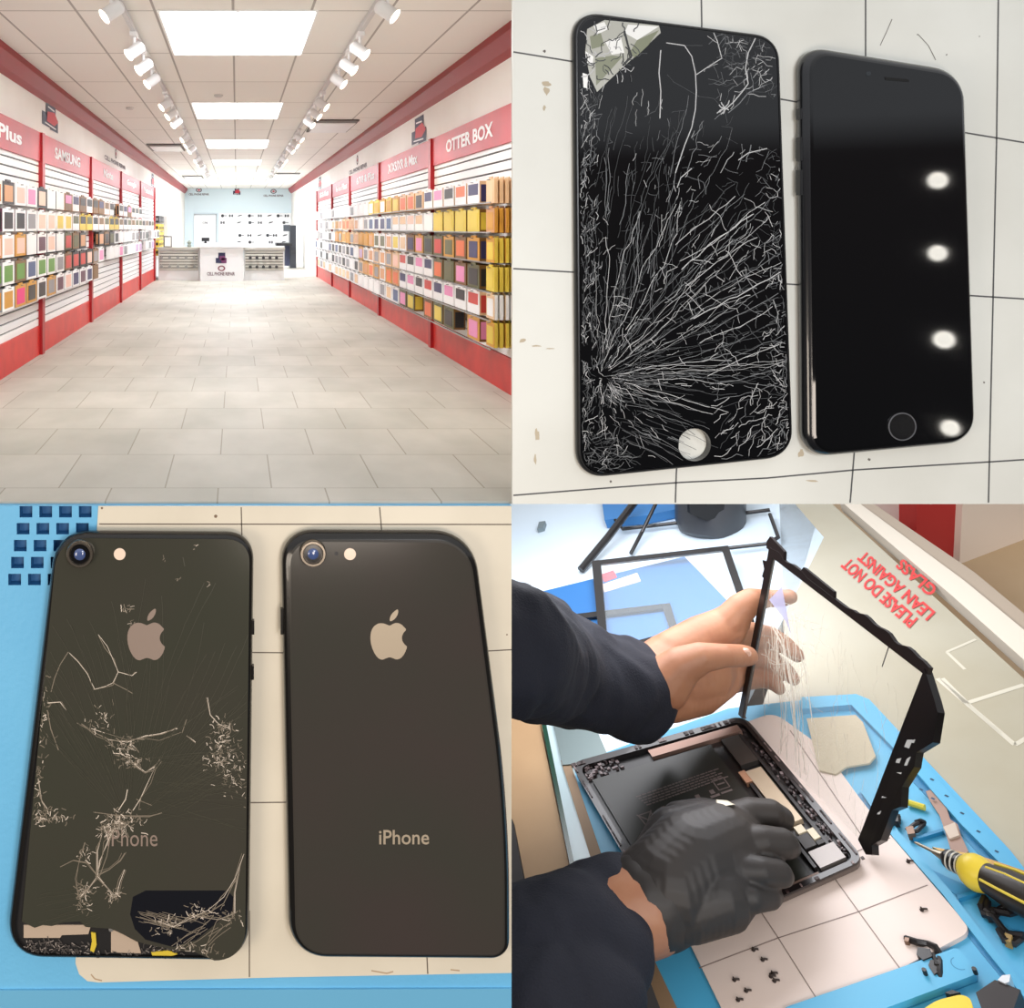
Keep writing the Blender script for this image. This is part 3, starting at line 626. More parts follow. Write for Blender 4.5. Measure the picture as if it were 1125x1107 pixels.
    px_strip(mb, [(686, 34), (690, 50), (694, 62), (684, 72)], 2.2, 7, d-.003, clip)
s1.face(.017, s1.df, 'cracked_glass', [glass, cr1, cr2, cr3, M('painted_glint_pale', (176, 176, 166), .3), M('painted_glint_silver', (240, 240, 236), .25), M('painted_glint_olive', (128, 132, 108), .3), M('shard_gap', (30, 30, 30), .4)], t, hole=(hc, 18*s1.k), extra=crackA)
# ---- intact phone
s2 = Slab([(884, 48), (1064, 77), (1077, 487), (888, 505)], (30, 34, 32, 30), .10, .0)
t = thing('intact_phone', 'intact black smartphone with dark glossy screen and home button on the white worktop', 'phone', tuple(P(982, 503, D0-.05)))
s2.shell(M('black_anodised', (24, 25, 28), .22, spec=.6, coat=.5), 'housing', t, edge=.03)
s2.face(.03, s2.df-.001, 'screen_glass', glass, t, rim=.012)
hb_ = P(991, 468.5, s2.df-.004)
mb = MB(); mb.disc(hb_, (0, -1, 0), [(.07, -.002), (.069, .002), (.0, .002)]); ob_ = obj('home_button', mb, M('button_face', (16, 16, 18), .25), t); mb = MB(); mb.disc(hb_, (0, -1, 0), [(.070, -.003), (.076, .001), (.075, .004), (.070, .004), (.069, -.003)]); obj('button_ring', mb, M('button_ring', (120, 120, 124), .35, metal=.5), ob_, smooth=True)
mb = MB(); mb.prism([P(x, y, s2.df-.003) for x, y in ((972, 84.5), (998, 87), (999, 90), (973, 88))], (0, .002, 0)); obj('ear_speaker', mb, M('speaker_black', (3, 3, 3), .8), t)
mb = MB(); mb.disc(P(954, 81, s2.df-.001), (0, -1, 0), [(.014, 0), (.013, .002), (0, .002)]); obj('front_camera', mb, M('camera_lens_dull', (44, 48, 52), .2), t)
mb = MB()
for y0, y1 in ((118, 130), (150, 176), (186, 214)):
    a = P(884, y0, s2.df); b_ = P(884.5, y1, s2.df); mb.box(a.x-.004, a.x+.02, D0-.065, D0-.03, b_.z, a.z)
    obj('side_button', mb, M('button_black', (18, 18, 20), .3), t); mb = MB()
# ---- lower left board: blue silicone mat with white gridded sheet
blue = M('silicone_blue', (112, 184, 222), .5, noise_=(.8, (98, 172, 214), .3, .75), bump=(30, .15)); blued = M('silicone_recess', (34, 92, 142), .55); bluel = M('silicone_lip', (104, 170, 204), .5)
a = P(-90, 1200, D0); b_ = P(562, 555.5, D0)
t = thing('blue_repair_mat', 'blue silicone repair mat with square pockets under the two phone backs', 'mat', ((a.x+b_.x)/2, D0, a.z))
mb = MB(); x0m, x1m = a.x, b_.x
HS = []
for r_ in range(5):
    for k in range(4): HS.append((28.5+k*21.7-r_*3.1, 562+r_*18.6))
def rect_px(cx, cy, w_, h): return [P(cx-w_/2, cy-h/2, D0), P(cx+w_/2, cy-h/2, D0), P(cx+w_/2, cy+h/2, D0), P(cx-w_/2, cy+h/2, D0)]
outer = [Vector((x0m, D0, b_.z)), Vector((x1m, D0, b_.z)), Vector((x1m, D0, a.z)), Vector((x0m, D0, a.z))]
holes = [rect_px(x, y, 14, 12.5) for x, y in HS]
tr = tessellate_polygon([[Vector((p.x, p.z, 0)) for p in o] for o in [outer]+holes]); allp = [p for o in [outer]+holes for p in o]
mb.add(allp, [tuple(q) for q in tr], 0)
mb.loft([[p+Vector((0, .05, 0)) for p in outer], outer], 0, True, False)
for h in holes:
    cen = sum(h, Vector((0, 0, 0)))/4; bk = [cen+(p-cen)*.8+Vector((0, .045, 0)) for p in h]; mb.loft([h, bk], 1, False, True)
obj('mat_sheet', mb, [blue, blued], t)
mb = MB(); aa = P(-90, 1088, D0); ab = P(563, 1081, D0)
mb.prism([P(-90, 1088, D0-.012), P(562, 1086, D0-.012), P(562, 1200, D0-.012), P(-90, 1200, D0-.012)], (0, .012, 0)); obj('raised_lip', mb, bluel, t)
sheet = M('sheet_cream', (222, 212, 192), .5, noise_=(1.3, (206, 196, 176), .35, .75)); line3 = M('sheet_line', (96, 84, 72), .6)
mb = MB(); sp = [(108, 556), (562, 556), (562, 1068.5), (300, 1073.5), (108, 1079), (96, 1077.5), (87, 1070), (83, 1058), (88, 900)]
mb.prism([P(x, y, D0-.008) for x, y in sp], (0, .0075, 0))
for pts in ([(109, 575.5), (562, 576)], [(265, 557), (266, 602)], [(417, 557), (420, 590)], [(270, 716.5), (320, 717)], [(535, 715), (562, 713.5)], [(270, 881.5), (320, 881)], [(274, 1000), (274, 1073)], [(469, 1050), (470, 1069.5)]): px_strip(mb, pts, 1.3, 1, D0-.0085)
for x, y, r in ((237, 567, 2), (112, 558, 1.4), (557, 697, 1)):
    mb.poly([P(x+math.cos(k)*r, y-math.sin(k)*r, D0-.0086) for k in range(6)], 2)
for p in ([(408, 1066), (425, 1069), (432, 1067)], [(100, 1070), (104, 1075), (112, 1077)], [(495, 1065), (505, 1066)]): px_strip(mb, p, 1.5, 3, D0-.0086)
obj('white_grid_sheet', mb, [sheet, line3, M('speck_brown', (120, 96, 76), .7), M('stain_brown', (176, 150, 120), .7)], label='cream white grid sheet lying on the blue mat under the two phone backs', cat='sheet')
# ---- phone backs
backg = M('back_glass_olive', (59, 60, 50), .16, spec=.45, noise_=(.9, (64, 60, 53), .3, .7)); backg2 = M('back_glass_brown', (58, 58, 51), .16, spec=.45, noise_=(.9, (64, 56, 53), .3, .7))
frame_ = M('phone_frame_grey', (34, 32, 30), .25, metal=.4, coat=.4); logo = M('emblem_taupe', (150, 132, 120), .35, metal=.2); logo2 = M('emblem_beige', (178, 162, 140), .35, metal=.2)
lensr = M('lens_ring_metal', (120, 112, 102), .25, metal=.8); lensg = M('lens_glass', (10, 14, 26), .03, coat=1)
G0 = .008
def logo_part(cx, cy, sc, d, parent, mat):
    # bitten fruit with leaf, drawn in logo units
    body = [(0, -.36), (.10, -.42), (.22, -.46), (.36, -.42), (.48, -.30), (.53, -.24), (.43, -.14), (.38, 0), (.41, .14), (.50, .25), (.56, .29), (.47, .52), (.35, .66), (.22, .70), (.10, .65), (0, .62), (-.12, .66), (-.24, .71), (-.38, .64), (-.52, .42), (-.60, .14), (-.60, -.12), (-.52, -.32), (-.38, -.43), (-.24, -.45), (-.10, -.41)]
    leaf = [(0, -.50), (.02, -.66), (.12, -.80), (.27, -.90), (.27, -.74), (.18, -.59), (.08, -.52)]
    mb = MB()
    for sh_ in (body, leaf):
        pts = [P(cx+x*sc, cy+y*sc, d-.002) for x, y in sh_]
        m2 = []
        for i in range(len(pts)):                          # corner-cutting keeps the curves smooth
            a, b = pts[i], pts[(i+1) % len(pts)]; m2 += [a*.75+b*.25, a*.25+b*.75]
        vs = m2; tr = tessellate_polygon([[Vector((p.x, p.z, 0)) for p in vs]]); n = len(mb.v)
        mb.add(vs, [tuple(q) for q in tr]); mb.loft([[v+Vector((0, .0015, 0)) for v in vs], vs], 0, False, False)
    obj('fruit_emblem', mb, mat, parent)
def camera_part(cx, cy, r, d, parent, fl):
    k = d/F; t_ = P(cx, cy, d)
    o = obj('camera_ring', MB().disc(t_, (0, -1, 0), [(r*k, -.001), (r*k, .022), (r*k*.93, .03), (r*k*.78, .03), (r*k*.72, .02), (.0, .018)]), lensr, parent, smooth=True)
    obj('camera_lens', MB().disc(t_+Vector((0, -.019, 0)), (0, -1, 0), [(r*k*.71, 0), (r*k*.69, .006), (0, .007)]), M('lens_surround', (12, 12, 14), .2), o)
    obj('lens_glass', MB().disc(t_+Vector((0, -.0265, 0)), (0, -1, 0), [(r*k*.42, 0), (r*k*.36, .004), (r*k*.2, .007), (0, .008)]), M('lens_blue', (70, 86, 130), .12, coat=1), o, smooth=True)
    fp = P(fl[0], fl[1], d); obj('flash', MB().disc(fp, (0, -1, 0), [(6.6*k, 0), (6.4*k, .003), (0, .0035)]), M('flash_cream', (236, 212, 190), .3), parent)
def textq(x0, x1, y0, y1, d): return quadmap(P(x0, y1, d), P(x1, y1, d), P(x1, y0, d), P(x0, y0, d))
# cracked back
s3 = Slab([(60, 586.5), (279, 588), (273.5, 1060), (3, 1056)], (36, 30, 38, 44), .095, G0)
t = thing('cracked_smartphone', 'dark smartphone lying face down with shattered back glass and open bottom edge', 'phone', tuple(P(150, 1060, D0-.05)))
s3.shell(frame_, 'frame', t, edge=.028)
brk = [(24, 1012), (38, 1019), (47, 1016), (57, 1017), (70, 1013), (88, 1012), (94, 1018), (108, 1019), (122, 1020), (135, 1026), (150, 1034), (165, 1038), (190, 1043), (215, 1046)]
inner = M('inner_black', (22, 20, 20), .6)
mb = MB(); mb.poly(s3.ring(.03, s3.df+.018), 0)
obj('inner_tray', mb, inner, t)
def edgey(x):
    if x <= brk[0][0]: return brk[0][1]-(brk[0][0]-x)*.6
    for (a, ya), (b, yb) in zip(brk, brk[1:]):
        if a <= x <= b: return ya+(yb-ya)*(x-a)/(b-a)
    return 1200
def cut_face(inset, d):
    r = s3.ring(inset, d); out = []
    pts = [((p.x)/d*F+CX, CY-(p.z-CZ)/d*F) for p in r]
    keep = [(x, y) for x, y in pts if y < edgey(x)]
    # order: TL arc first, then TR, BR, BL; append broken edge right-to-left where the outline was dropped
    idx = [i for i, (x, y) in enumerate(pts) if y >= edgey(x)]
    seq = []; done = False
    for i, (x, y) in enumerate(pts):
        if i in idx:
            if not done: seq += [(a, b) for a, b in reversed(brk)]; done = True
        else: seq.append((x, y))
    return [P(x, y, d) for x, y in seq]
fc = cut_face(.022, s3.df); mb = MB()
tr = tessellate_polygon([[Vector((p.x, p.z, 0)) for p in fc]]); mb.add(fc, [tuple(q) for q in tr], 0); mb.loft([[p+Vector((0, .008, 0)) for p in fc], fc], 0, False, False)
clip3 = [(p.x, p.z) for p in fc]
def L3(pts, wd=1.0, mi=2): px_strip(mb, pts, wd*.72, mi, s3.df-.0010-R.random()*.0012, clip3)
for i in range(64):                                        # fine fan lines
    a = 2.35-i*.031; st = R.uniform(20, 90); L3(wig(140+math.cos(a)*st, 905-math.sin(a)*st, a, R.uniform(90, 215), 10, .04, R.choice((.0012, -.0012, .002))), .8, 3)
for i in range(40): L3(wig(175+R.uniform(-20, 40), 880+R.uniform(-50, 20), .75-i*.028, R.uniform(60, 130), 10, .05, -.001), .8, 3)
for i in range(20): L3(wig(100+R.uniform(-10, 10), 975+i*3.2, 3.3+i*.02, R.uniform(30, 70), 9, .08), .8, 3)
def clus(x, y, rx, ry, n, ln=7):
    for i in range(n): L3(wig(x+R.gauss(0, rx), y+R.gauss(0, ry), R.uniform(0, 6.28), R.uniform(1.5, ln*.8), 2.4, .35), R.uniform(.5, 1.4), R.choice((1, 2, 2)))
def path(pts, n=3, j=2, mi=1):
    for k in range(n): L3([(x+R.gauss(0, j*k*.5), y+R.gauss(0, j*k*.5)) for x, y in pts], R.uniform(.7, 1.3), mi if k == 0 else 2)
path([(108, 697), (118, 710), (124, 724), (130, 738), (124, 750), (115, 754), (104, 757), (96, 740), (86, 727), (75, 716)], 2); path([(75, 716), (66, 730), (60, 745), (56, 760)], 1, 1, 2); path([(130, 738), (145, 742), (150, 738)], 2); path([(124, 750), (140, 758), (146, 762)], 2, 2, 2)
path([(52, 772), (66, 771), (73, 780)], 2); path([(52, 780), (56, 800), (64, 824)], 2, 1, 2); clus(44, 800, 5, 22, 60); clus(46, 770, 6, 20, 30); clus(38, 850, 4, 22, 46)
path([(40, 830), (42, 855), (46, 880), (52, 888)], 3); clus(50, 895, 8, 5, 60, 8); clus(66, 900, 6, 2, 10)
path([(90, 795), (105, 805), (118, 812), (125, 820)], 3, 3, 2); clus(110, 790, 9, 8, 30); clus(136, 822, 8, 6, 56, 9); path([(118, 812), (140, 815), (160, 808), (175, 806), (195, 800)], 3, 4); path([(100, 800), (115, 805)], 1)
path([(138, 828), (148, 840), (160, 848), (170, 842), (175, 834)], 3, 2); clus(146, 838, 6, 4, 40, 7); path([(170, 842), (162, 860), (154, 878), (146, 890)], 3, 2); clus(126, 905, 9, 7, 110, 9); clus(140, 902, 9, 5, 50, 8); clus(118, 912, 5, 4, 40, 7)
path([(104, 892), (125, 895), (145, 896), (165, 896), (178, 893)], 2, 2, 2); path([(140, 867), (138, 878), (130, 890)], 2); path([(150, 878), (166, 884)], 2, 2, 2)
path([(126, 908), (118, 925), (110, 945), (107, 962), (98, 975), (88, 985)], 4, 2); path([(112, 916), (107, 935), (107, 962)], 3, 2); path([(107, 962), (118, 975), (128, 986)], 3, 2); path([(107, 962), (120, 955), (132, 945), (137, 937)], 3, 2, 2); path([(137, 955), (132, 968), (128, 984)], 3, 2)
clus(94, 978, 6, 4, 40); clus(126, 984, 5, 4, 40); clus(90, 990, 4, 8, 30); path([(107, 962), (95, 948), (80, 945), (66, 952)], 2, 2, 2); path([(93, 925), (87, 945), (84, 965), (86, 985)], 2, 2, 2); clus(92, 940, 4, 8, 20)
path([(228, 766), (231, 785), (240, 795), (252, 800)], 2); clus(244, 798, 6, 4, 30); clus(248, 815, 7, 9, 60, 7); clus(240, 830, 7, 10, 50); clus(262, 855, 10, 14, 50, 5); path([(205, 808), (215, 815)], 2); path([(205, 790), (200, 805)], 1, 1, 2); clus(250, 845, 10, 14, 40)
clus(140, 670, 3, 3, 12); clus(143, 687, 3, 4, 8, 4); clus(18, 997, 4, 9, 50, 7); path([(17, 975), (20, 990), (24, 1004)], 2)
path([(268, 938), (258, 965), (246, 985), (228, 1000), (210, 1008), (190, 1018), (175, 1012)], 4, 2.2); path([(264, 950), (258, 980), (258, 1003), (240, 1010), (215, 1006)], 3, 2); clus(222, 1003, 14, 6, 50); clus(185, 1018, 10, 5, 50); clus(212, 1045, 12, 6, 60); clus(256, 1005, 6, 6, 26)
for i in range(14): L3(wig(R.uniform(145, 180), R.uniform(1000, 1015), -.25, R.uniform(20, 60), 8, .1), .8, 2)
for i in range(9): L3(wig(R.uniform(225, 262), R.uniform(1005, 1020), -2.0-R.uniform(0, .8), R.uniform(20, 55), 8, .1), 1, 2)
path([(193, 560), (201, 612), (203, 622)], 1, 0, 3)
for x, y in ((195, 636), (215, 600), (180, 615), (230, 640)): clus(x, y, 1, 1, 3, 3)
obj('cracked_back_glass', mb, [backg, M('crack_warm_bright', (206, 192, 176), .4), M('crack_warm_mid', (126, 115, 100), .4), M('crack_warm_dim', (68, 66, 55), .35)], t)
# dark patch where glass lost its coating, inside details
di = s3.df+.012
mb = MB(); mb.prism([P(x, y, di) for x, y in ((26, 1016), (100, 1016), (97, 1026), (68, 1027), (66, 1030), (26, 1030))], (0, .005, 0)); mb.prism([P(x, y, di) for x, y in ((122, 1018), (150, 1030), (155, 1047), (122, 1046))], (0, .005, 0)); obj('metal_plate', mb, M('inner_plate', (206, 184, 162), .35, metal=.3), t)
mb = MB(); mb.prism([P(x, y, di-.003) for x, y in ((100, 1024), (105, 1025), (106, 1038), (103, 1046), (99, 1044), (101, 1034))], (0, .006, 0)); obj('ribbon_connector', mb, M('ribbon_yellow', (206, 180, 60), .4), t); mb = MB(); mb.prism([P(x, y, di-.003) for x, y in ((166, 1046), (185, 1044), (195, 1048), (185, 1051), (168, 1051))], (0, .006, 0)); obj('ribbon_connector', mb, M('ribbon_yellow', (206, 180, 60), .4), t)
mb = MB(); mb.disc(P(122, 1020.5, di-.006), (0, -1, 0), [(.013, 0), (.012, .003), (0, .004)]); obj('screw', mb, M('screw_steel', (210, 206, 200), .3, metal=.8), t)
mb = MB()
for i in range(300):
    x = R.uniform(26, 200); y = R.uniform(1032, 1050)+(2 if x > 60 else 0)
    if 98 < x < 158 and y < 1046: continue
    px_strip(mb, wig(x, y, R.uniform(0, 6.28), R.uniform(1.5, 5), 2, .5), R.uniform(.6, 1.3), R.choice((0, 1, 1)), di-.002, [(p.x, p.z) for p in s3.ring(.02, s3.df)])
obj('glass_debris', mb, [M('debris_grey', (150, 140, 132), .5), M('debris_dim', (84, 78, 74), .5)], t, kind='stuff')
mb = MB(); mb.prism([P(x, y, s3.df-.0006) for x, y in ((146, 985), (160, 978), (250, 978), (257, 986), (258, 1000), (240, 1012), (216, 1032), (190, 1040), (160, 1032), (148, 1020), (143, 1004))], (0, .0005, 0)); obj('bare_glass_patch', mb, M('glass_blueblack', (24, 25, 30), .12), t)
logo_part(161.5, 700, 36, s3.df, t, logo); camera_part(88.5, 607, 15, s3.df, t, (131.5, 608.5))
obj('back_lettering', text('iPhone', textq(118, 173, 911, 929.5, s3.df-.0016), bold=.0), logo, t)
for y0, y1, xx in ((685, 700, 279), (735, 750, 278.5)):
    a = P(xx, y0, s3.df); b_ = P(xx, y1, s3.df); mb = MB(); mb.box(a.x-.02, a.x+.003, D0-.07, D0-.04, b_.z, a.z); obj('side_button', mb, frame_, t)
# intact back
s4 = Slab([(309, 585.5), (522, 586.5), (562.0, 895), (562.2, 1058), (318, 1056)], (36, 44, 90, 22, 42), .095, G0)
t = thing('unbroken_smartphone', 'dark olive smartphone lying face down with clean unbroken back glass', 'phone', tuple(P(440, 1058, D0-.05)))
s4.shell(frame_, 'frame', t, edge=.028); s4.face(.034, s4.df, 'back_glass', backg2, t, rim=.012)
logo_part(428, 700, 35, s4.df-.0005, t, logo2); camera_part(343.5, 606.5, 14.5, s4.df, t, (384.5, 608.5))
mb = MB(); mb.disc(P(369.5, 608, s4.df-.0005), (0, -1, 0), [(.010, 0), (.009, .001), (0, .001)]); obj('microphone_hole', mb, dark, t)
obj('back_lettering', text('iPhone', textq(416.5, 471.5, 911.5, 927.5, s4.df-.0016), bold=.01), logo2, t)
for y0, y1 in ((672, 700),):
    a = P(309.5, y0, s4.df); b_ = P(309.5, y1, s4.df); mb = MB(); mb.box(a.x-.004, a.x+.01, D0-.07, D0-.04, b_.z, a.z); obj('side_button', mb, frame_, t)
# lamps whose reflections show in the screens: spotlights on the shop side, behind the camera
bulb = M('lamp_bulb', (255, 250, 240), .4, emit=14)
for (px_, py_, r, nm) in ((1030, 198, .085, 'upper'), (1030, 278, .08, 'second'), (1037, 373, .09, 'third'), (1044, 470, .08, 'lowest')):
    r_ = ray(px_, py_); dd = 4.9; L_ = 5.5; p = Vector((r_.x*(dd+L_), dd-L_, CZ+r_.z*(dd+L_))); ax = (P(px_, py_, dd)-p).normalized()
    t = thing('bench_spotlight', 'white bench spotlight behind the viewer, %s of the row reflected in the intact phone' % nm, 'spotlight', tuple(p), 'bench spotlights')
    obj('lamp_housing', MB().disc(p-ax*.3, ax, [(.06, 0), (r*1.15, .05), (r*1.2, .29), (r*1.08, .29), (r*1.0, .2)]), whitem, t); obj('lamp_bulb', MB().disc(p-ax*.06, ax, [(r, 0), (r, .02), (r*.7, .04), (0, .05)]), bulb, t)
# unseen fill lights added to brighten the two worktops
area('worktop_fill_high', (3.3, -3.2, 2.2), (3.6, 5, 1.2), 2.5, 325, (250, 252, 255))
area('mat_fill_left', (-4.6, .6, -1.6), (-.2, 5, -1.6), 2.5, 185, (255, 240, 222))
# ================================================================== THE REPAIR BENCH (lower right)
def slabW(mb, pts, h0, h1, mi=0):
    top = [W(x, y, h1) for x, y in pts]; bot = [p-NRM*(h1-h0) for p in top]; return mb.loft([bot, top], mi)
def rpoly(pts, r, n=5):
    out = []
    N = len(pts)
    for i in range(N):
        p, a, b = Vector(pts[i]), Vector(pts[i-1]), Vector(pts[(i+1) % N]); u = (a-p); v = (b-p)
        ra = min(r, u.length*.45, v.length*.45); A = p+u.normalized()*ra; B = p+v.normalized()*ra
        for k in range(n+1):
            t = k/n; out.append(tuple(A*(1-t)**2+p*2*t*(1-t)+B*t*t))
    return out
def ribW(mb, pts, wpx, h0, h1, mi=0):
    """raised band along px polyline on the bench plane"""
    ps = [Vector(p) for p in pts]; L_, R_ = [], []
    for i, p in enumerate(ps):
        t = (ps[min(i+1, len(ps)-1)]-ps[max(i-1, 0)]).normalized(); n = Vector((-t.y, t.x)); L_.append(p+n*wpx/2); R_.append(p-n*wpx/2)
    for i in range(len(ps)-1): slabW(mb, [L_[i], L_[i+1], R_[i+1], R_[i]], h0, h1, mi)
def lineW(mb, pts, wpx, h, mi=0):
    for a, b in zip(pts, pts[1:]):
        pa, pb = W(a[0], a[1], h), W(b[0], b[1], h); strip(mb, [pa, pb], wpx*(pa.y+pb.y)/2/F, mi, NRM)
# ---- glass counter top, its rail and what lies beyond
ctop = M('counter_glass_top', (188, 184, 168), .25, noise_=(.35, (168, 160, 138), .35, .7)); pglass = M('counter_glass_pale', (220, 232, 240), .2, noise_=(.25, (206, 224, 238), .3, .7))
mb = MB(); slabW(mb, [(520, 540), (862, 540), (905, 590), (700, 1000), (600, 700), (520, 600)], -.12, -.03, 1); slabW(mb, [(856, 545), (905, 545), (1128, 748), (1300, 900), (1300, 1300), (900, 1300), (820, 830), (862, 700)], -.12, -.03, 0)
o = obj('counter_glass', mb, [ctop, pglass], label='large pale glass counter top under the blue repair tray', cat='glass counter')
mb = MB()
for pts, w_ in (([(1035, 745), (1062, 772), (1125, 752)], 5), ([(1030, 745), (1115, 818), (1135, 806)], 5), ([(1062, 772), (1100, 806)], 4), ([(1072, 702), (1040, 716), (1060, 735)], 3)): lineW(mb, pts, w_, -.028, 0)
obj('showcase_frame_lines', mb, M('showcase_white', (206, 200, 182), .4), label='pale metal showcase frames showing through the glass counter at right', cat='showcase frame')
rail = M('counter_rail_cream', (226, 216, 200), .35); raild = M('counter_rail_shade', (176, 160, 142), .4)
t = thing('counter_rail', 'cream metal edge rail running diagonally along the far side of the glass counter', 'rail', tuple(W(1030, 650)))
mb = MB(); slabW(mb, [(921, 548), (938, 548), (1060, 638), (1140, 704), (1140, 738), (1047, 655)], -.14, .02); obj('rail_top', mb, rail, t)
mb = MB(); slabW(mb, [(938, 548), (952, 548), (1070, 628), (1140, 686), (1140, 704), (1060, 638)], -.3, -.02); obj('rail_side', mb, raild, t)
q = quadmap(W(1009, 679, -.022), W(933, 612, -.022), W(923, 622, -.022), W(999, 690, -.022))
mb = text('PLEASE DO NOT', q, bold=.03)
text('LEAN AGAINST', quadmap(W(1028, 672, -.022), W(950, 604, -.022), W(941, 614, -.022), W(1018, 682, -.022)), mb=mb, bold=.03)
text('GLASS', quadmap(W(1031, 646, -.022), W(992, 613, -.022), W(983, 622, -.022), W(1021, 656, -.022)), mb=mb, bold=.03)
obj('counter_decal', mb, M('decal_red', (216, 66, 66), .5), label='red three-line notice lettering on the glass counter seen upside down', cat='lettering')
mb = MB(); slabW(mb, [(880, 520), (1200, 520), (1200, 800), (1000, 700)], -1.6, -1.5); struct('floor', mb, M('mall_floor_tan', (196, 170, 136), .4, noise_=(.4, (176, 148, 112), .35, .7)))
def board(name, pts, d, th, mat, **kw):
    return obj(name, MB().prism([P(x, y, d) for x, y in pts], (0, th, 0)), mat, **kw)
board('cabinet_panel', [(930, 480), (1003, 480), (1003, 601), (945, 551)], 11.6, .3, M('cabinet_pink_white', (226, 206, 196), .5), label='pinkish white cabinet panel beyond the counter rail, left of the red panel', cat='cabinet')
board('red_cabinet_panel', [(1007, 480), (1060, 480), (1053, 621), (1007, 586)], 11.3, .3, M('panel_red', (178, 44, 40), .5), label='red panel standing beyond the counter rail', cat='cabinet')
board('white_cabinet_panel', [(1061, 480), (1240, 480), (1240, 600), (1054, 623)], 11.2, .3, M('cabinet_cream', (230, 212, 194), .5), label='cream white cabinet face beyond the rail, right of the red panel', cat='cabinet')
# ---- things on the counter behind the hands
dkm = M('digitizer_black', (34, 32, 32), .25); clearg = M('thin_clear_glass', (225, 235, 240), .03, alpha=.09)
mb = MB(); slabW(mb, [(585, 652), (752, 611), (806, 667), (742, 720), (610, 720)], -.02, .12); o = obj('blue_box', mb, M('box_blue', (48, 112, 172), .5, noise_=(.6, (42, 102, 162), .3, .7)), label='flat blue box on the counter behind the raised hand', cat='box')
mb = MB(); slabW(mb, [(660, 540), (747, 540), (748, 558), (710, 566), (664, 571)], -.02, .1); obj('blue_box', mb, M('box_blue_deep', (52, 116, 176), .5), label='blue box at the top edge beside the black cup', cat='box')
mb = MB(); slabW(mb, [(660, 631), (674, 626), (678, 634), (664, 639)], .12, .125, 0); slabW(mb, [(661, 642), (700, 629), (704, 638), (664, 650)], .12, .125, 1); obj('paper_label', mb, [M('label_red', (196, 70, 84), .5), M('label_cream', (226, 204, 190), .5)], label='white and red paper label lying on the blue box', cat='label')
def flatframe(name, outerp, innerp, h0, h1, lab, cat, glassm=None):
    t = thing(name, lab, cat, tuple(W(*outerp[0])))
    mb = MB(); N = len(outerp)
    for i in range(N):
        j = (i+1) % N; slabW(mb, [outerp[i], outerp[j], innerp[j], innerp[i]], h0, h1)
    obj('border', mb, dkm, t)
    if glassm: mb = MB(); slabW(mb, innerp, (h0+h1)/2, (h0+h1)/2+.01); obj('glass_pane', mb, glassm, t)
    return t
flatframe('tablet_glass', [(650, 616), (800, 599), (828, 680), (660, 722)], [(660, 619), (793, 604), (816, 672), (668, 712)], .2, .23, 'black-bordered tablet glass lying across the blue box behind the hand', 'tablet glass', clearg)
flatframe('tablet_glass', [(625, 675), (736, 662), (752, 715), (640, 730)], [(632, 680), (728, 668), (742, 710), (646, 722)], .14, .16, 'smaller dark-bordered tablet glass partly under the other one', 'tablet glass', None)
t = thing('wire_stand', 'thin black wire stand crossing the pale counter near the top', 'stand', tuple(W(690, 580)))
def rod(pts, r, nm): obj(nm, MB().tube([W(x, y, h) for x, y, h in pts], r), dkm, t)
rod([(700, 548, .3), (668, 590, .15), (638, 626, .02)], .045, 'rod'); rod([(723, 548, .3), (705, 585, .1), (693, 608, .02)], .022, 'rod'); rod([(676, 571, .1), (684, 581, .05), (712, 578, .05), (746, 574, .05)], .022, 'rod'); rod([(790, 567, .05), (846, 560, .05)], .022, 'rod'); rod([(800, 602, .05), (845, 597, .05)], .02, 'rod'); rod([(846, 565, .05), (855, 590, .05), (846, 596, .05)], .022, 'rod')
t = thing('black_cup', 'round black plastic cup at the top centre of the bench area', 'cup', tuple(W(780, 592)))
c = W(779, 577, .0); d_ = c.y; k = d_/F; c2 = P(779, 545, d_)
mb = MB(); a = (P(779, 540, d_+.1)-P(779, 583, d_)).normalized(); base = P(780, 593, d_)
mb.disc(base, a, [(0, 0), (20*k, .0), (30*k, .06), (35*k, .2), (35.5*k, .7), (31*k, .7), (29*k, .34), (0, .30)]); obj('cup_body', mb, M('cup_grey_black', (62, 64, 68), .35), t, smooth=True)
mb = MB(); mb.prism([P(757, 540, d_-.30), P(797, 540, d_-.30), P(795, 566, d_-.30), P(776, 572, d_-.30), P(758, 564, d_-.30)], (0, .06, 0)); obj('cup_opening', mb, M('cup_black', (18, 18, 20), .5), t)
mb = MB(); slabW(mb, [(592, 573), (599, 572), (597, 579), (590, 581)], -.03, .03); obj('small_clip', mb, M('clip_grey', (110, 124, 130), .5), label='tiny grey clip alone on the pale counter at upper left', cat='clip')
# ---- counter side strips at lower left
def stripthing(name, pts, h0, h1, m, lab, cat):
    mb = MB(); slabW(mb, pts, h0, h1); return obj(name, mb, m, label=lab, cat=cat)
stripthing('cardboard_panel', [(520, 770), (590, 780), (640, 1020), (560, 1020), (520, 1000)], -.3, -.02, M('cardboard_brown', (166, 134, 96), .6, noise_=(.8, (148, 116, 80), .3, .7)), 'brown wooden drawer front along the left edge below the sleeve', 'drawer')
stripthing('dark_gap_panel', [(520, 860), (563, 900), (580, 990), (520, 990)], -.02, .04, M('gap_black', (26, 20, 18), .7), 'black cabinet gap at the far left edge', 'cabinet')
stripthing('glass_edge', [(598, 790), (620, 792), (655, 960), (632, 960)], -.02, .02, M('edge_glass_pale', (176, 196, 200), .2), 'pale glass strip with a green edge between drawer and tray', 'glass edge')
stripthing('glass_edge', [(594, 790), (599, 790), (633, 960), (628, 960)], -.02, .03, M('edge_glass_green', (26, 62, 48), .2), 'thin dark green glass edge left of the pale strip', 'glass edge')
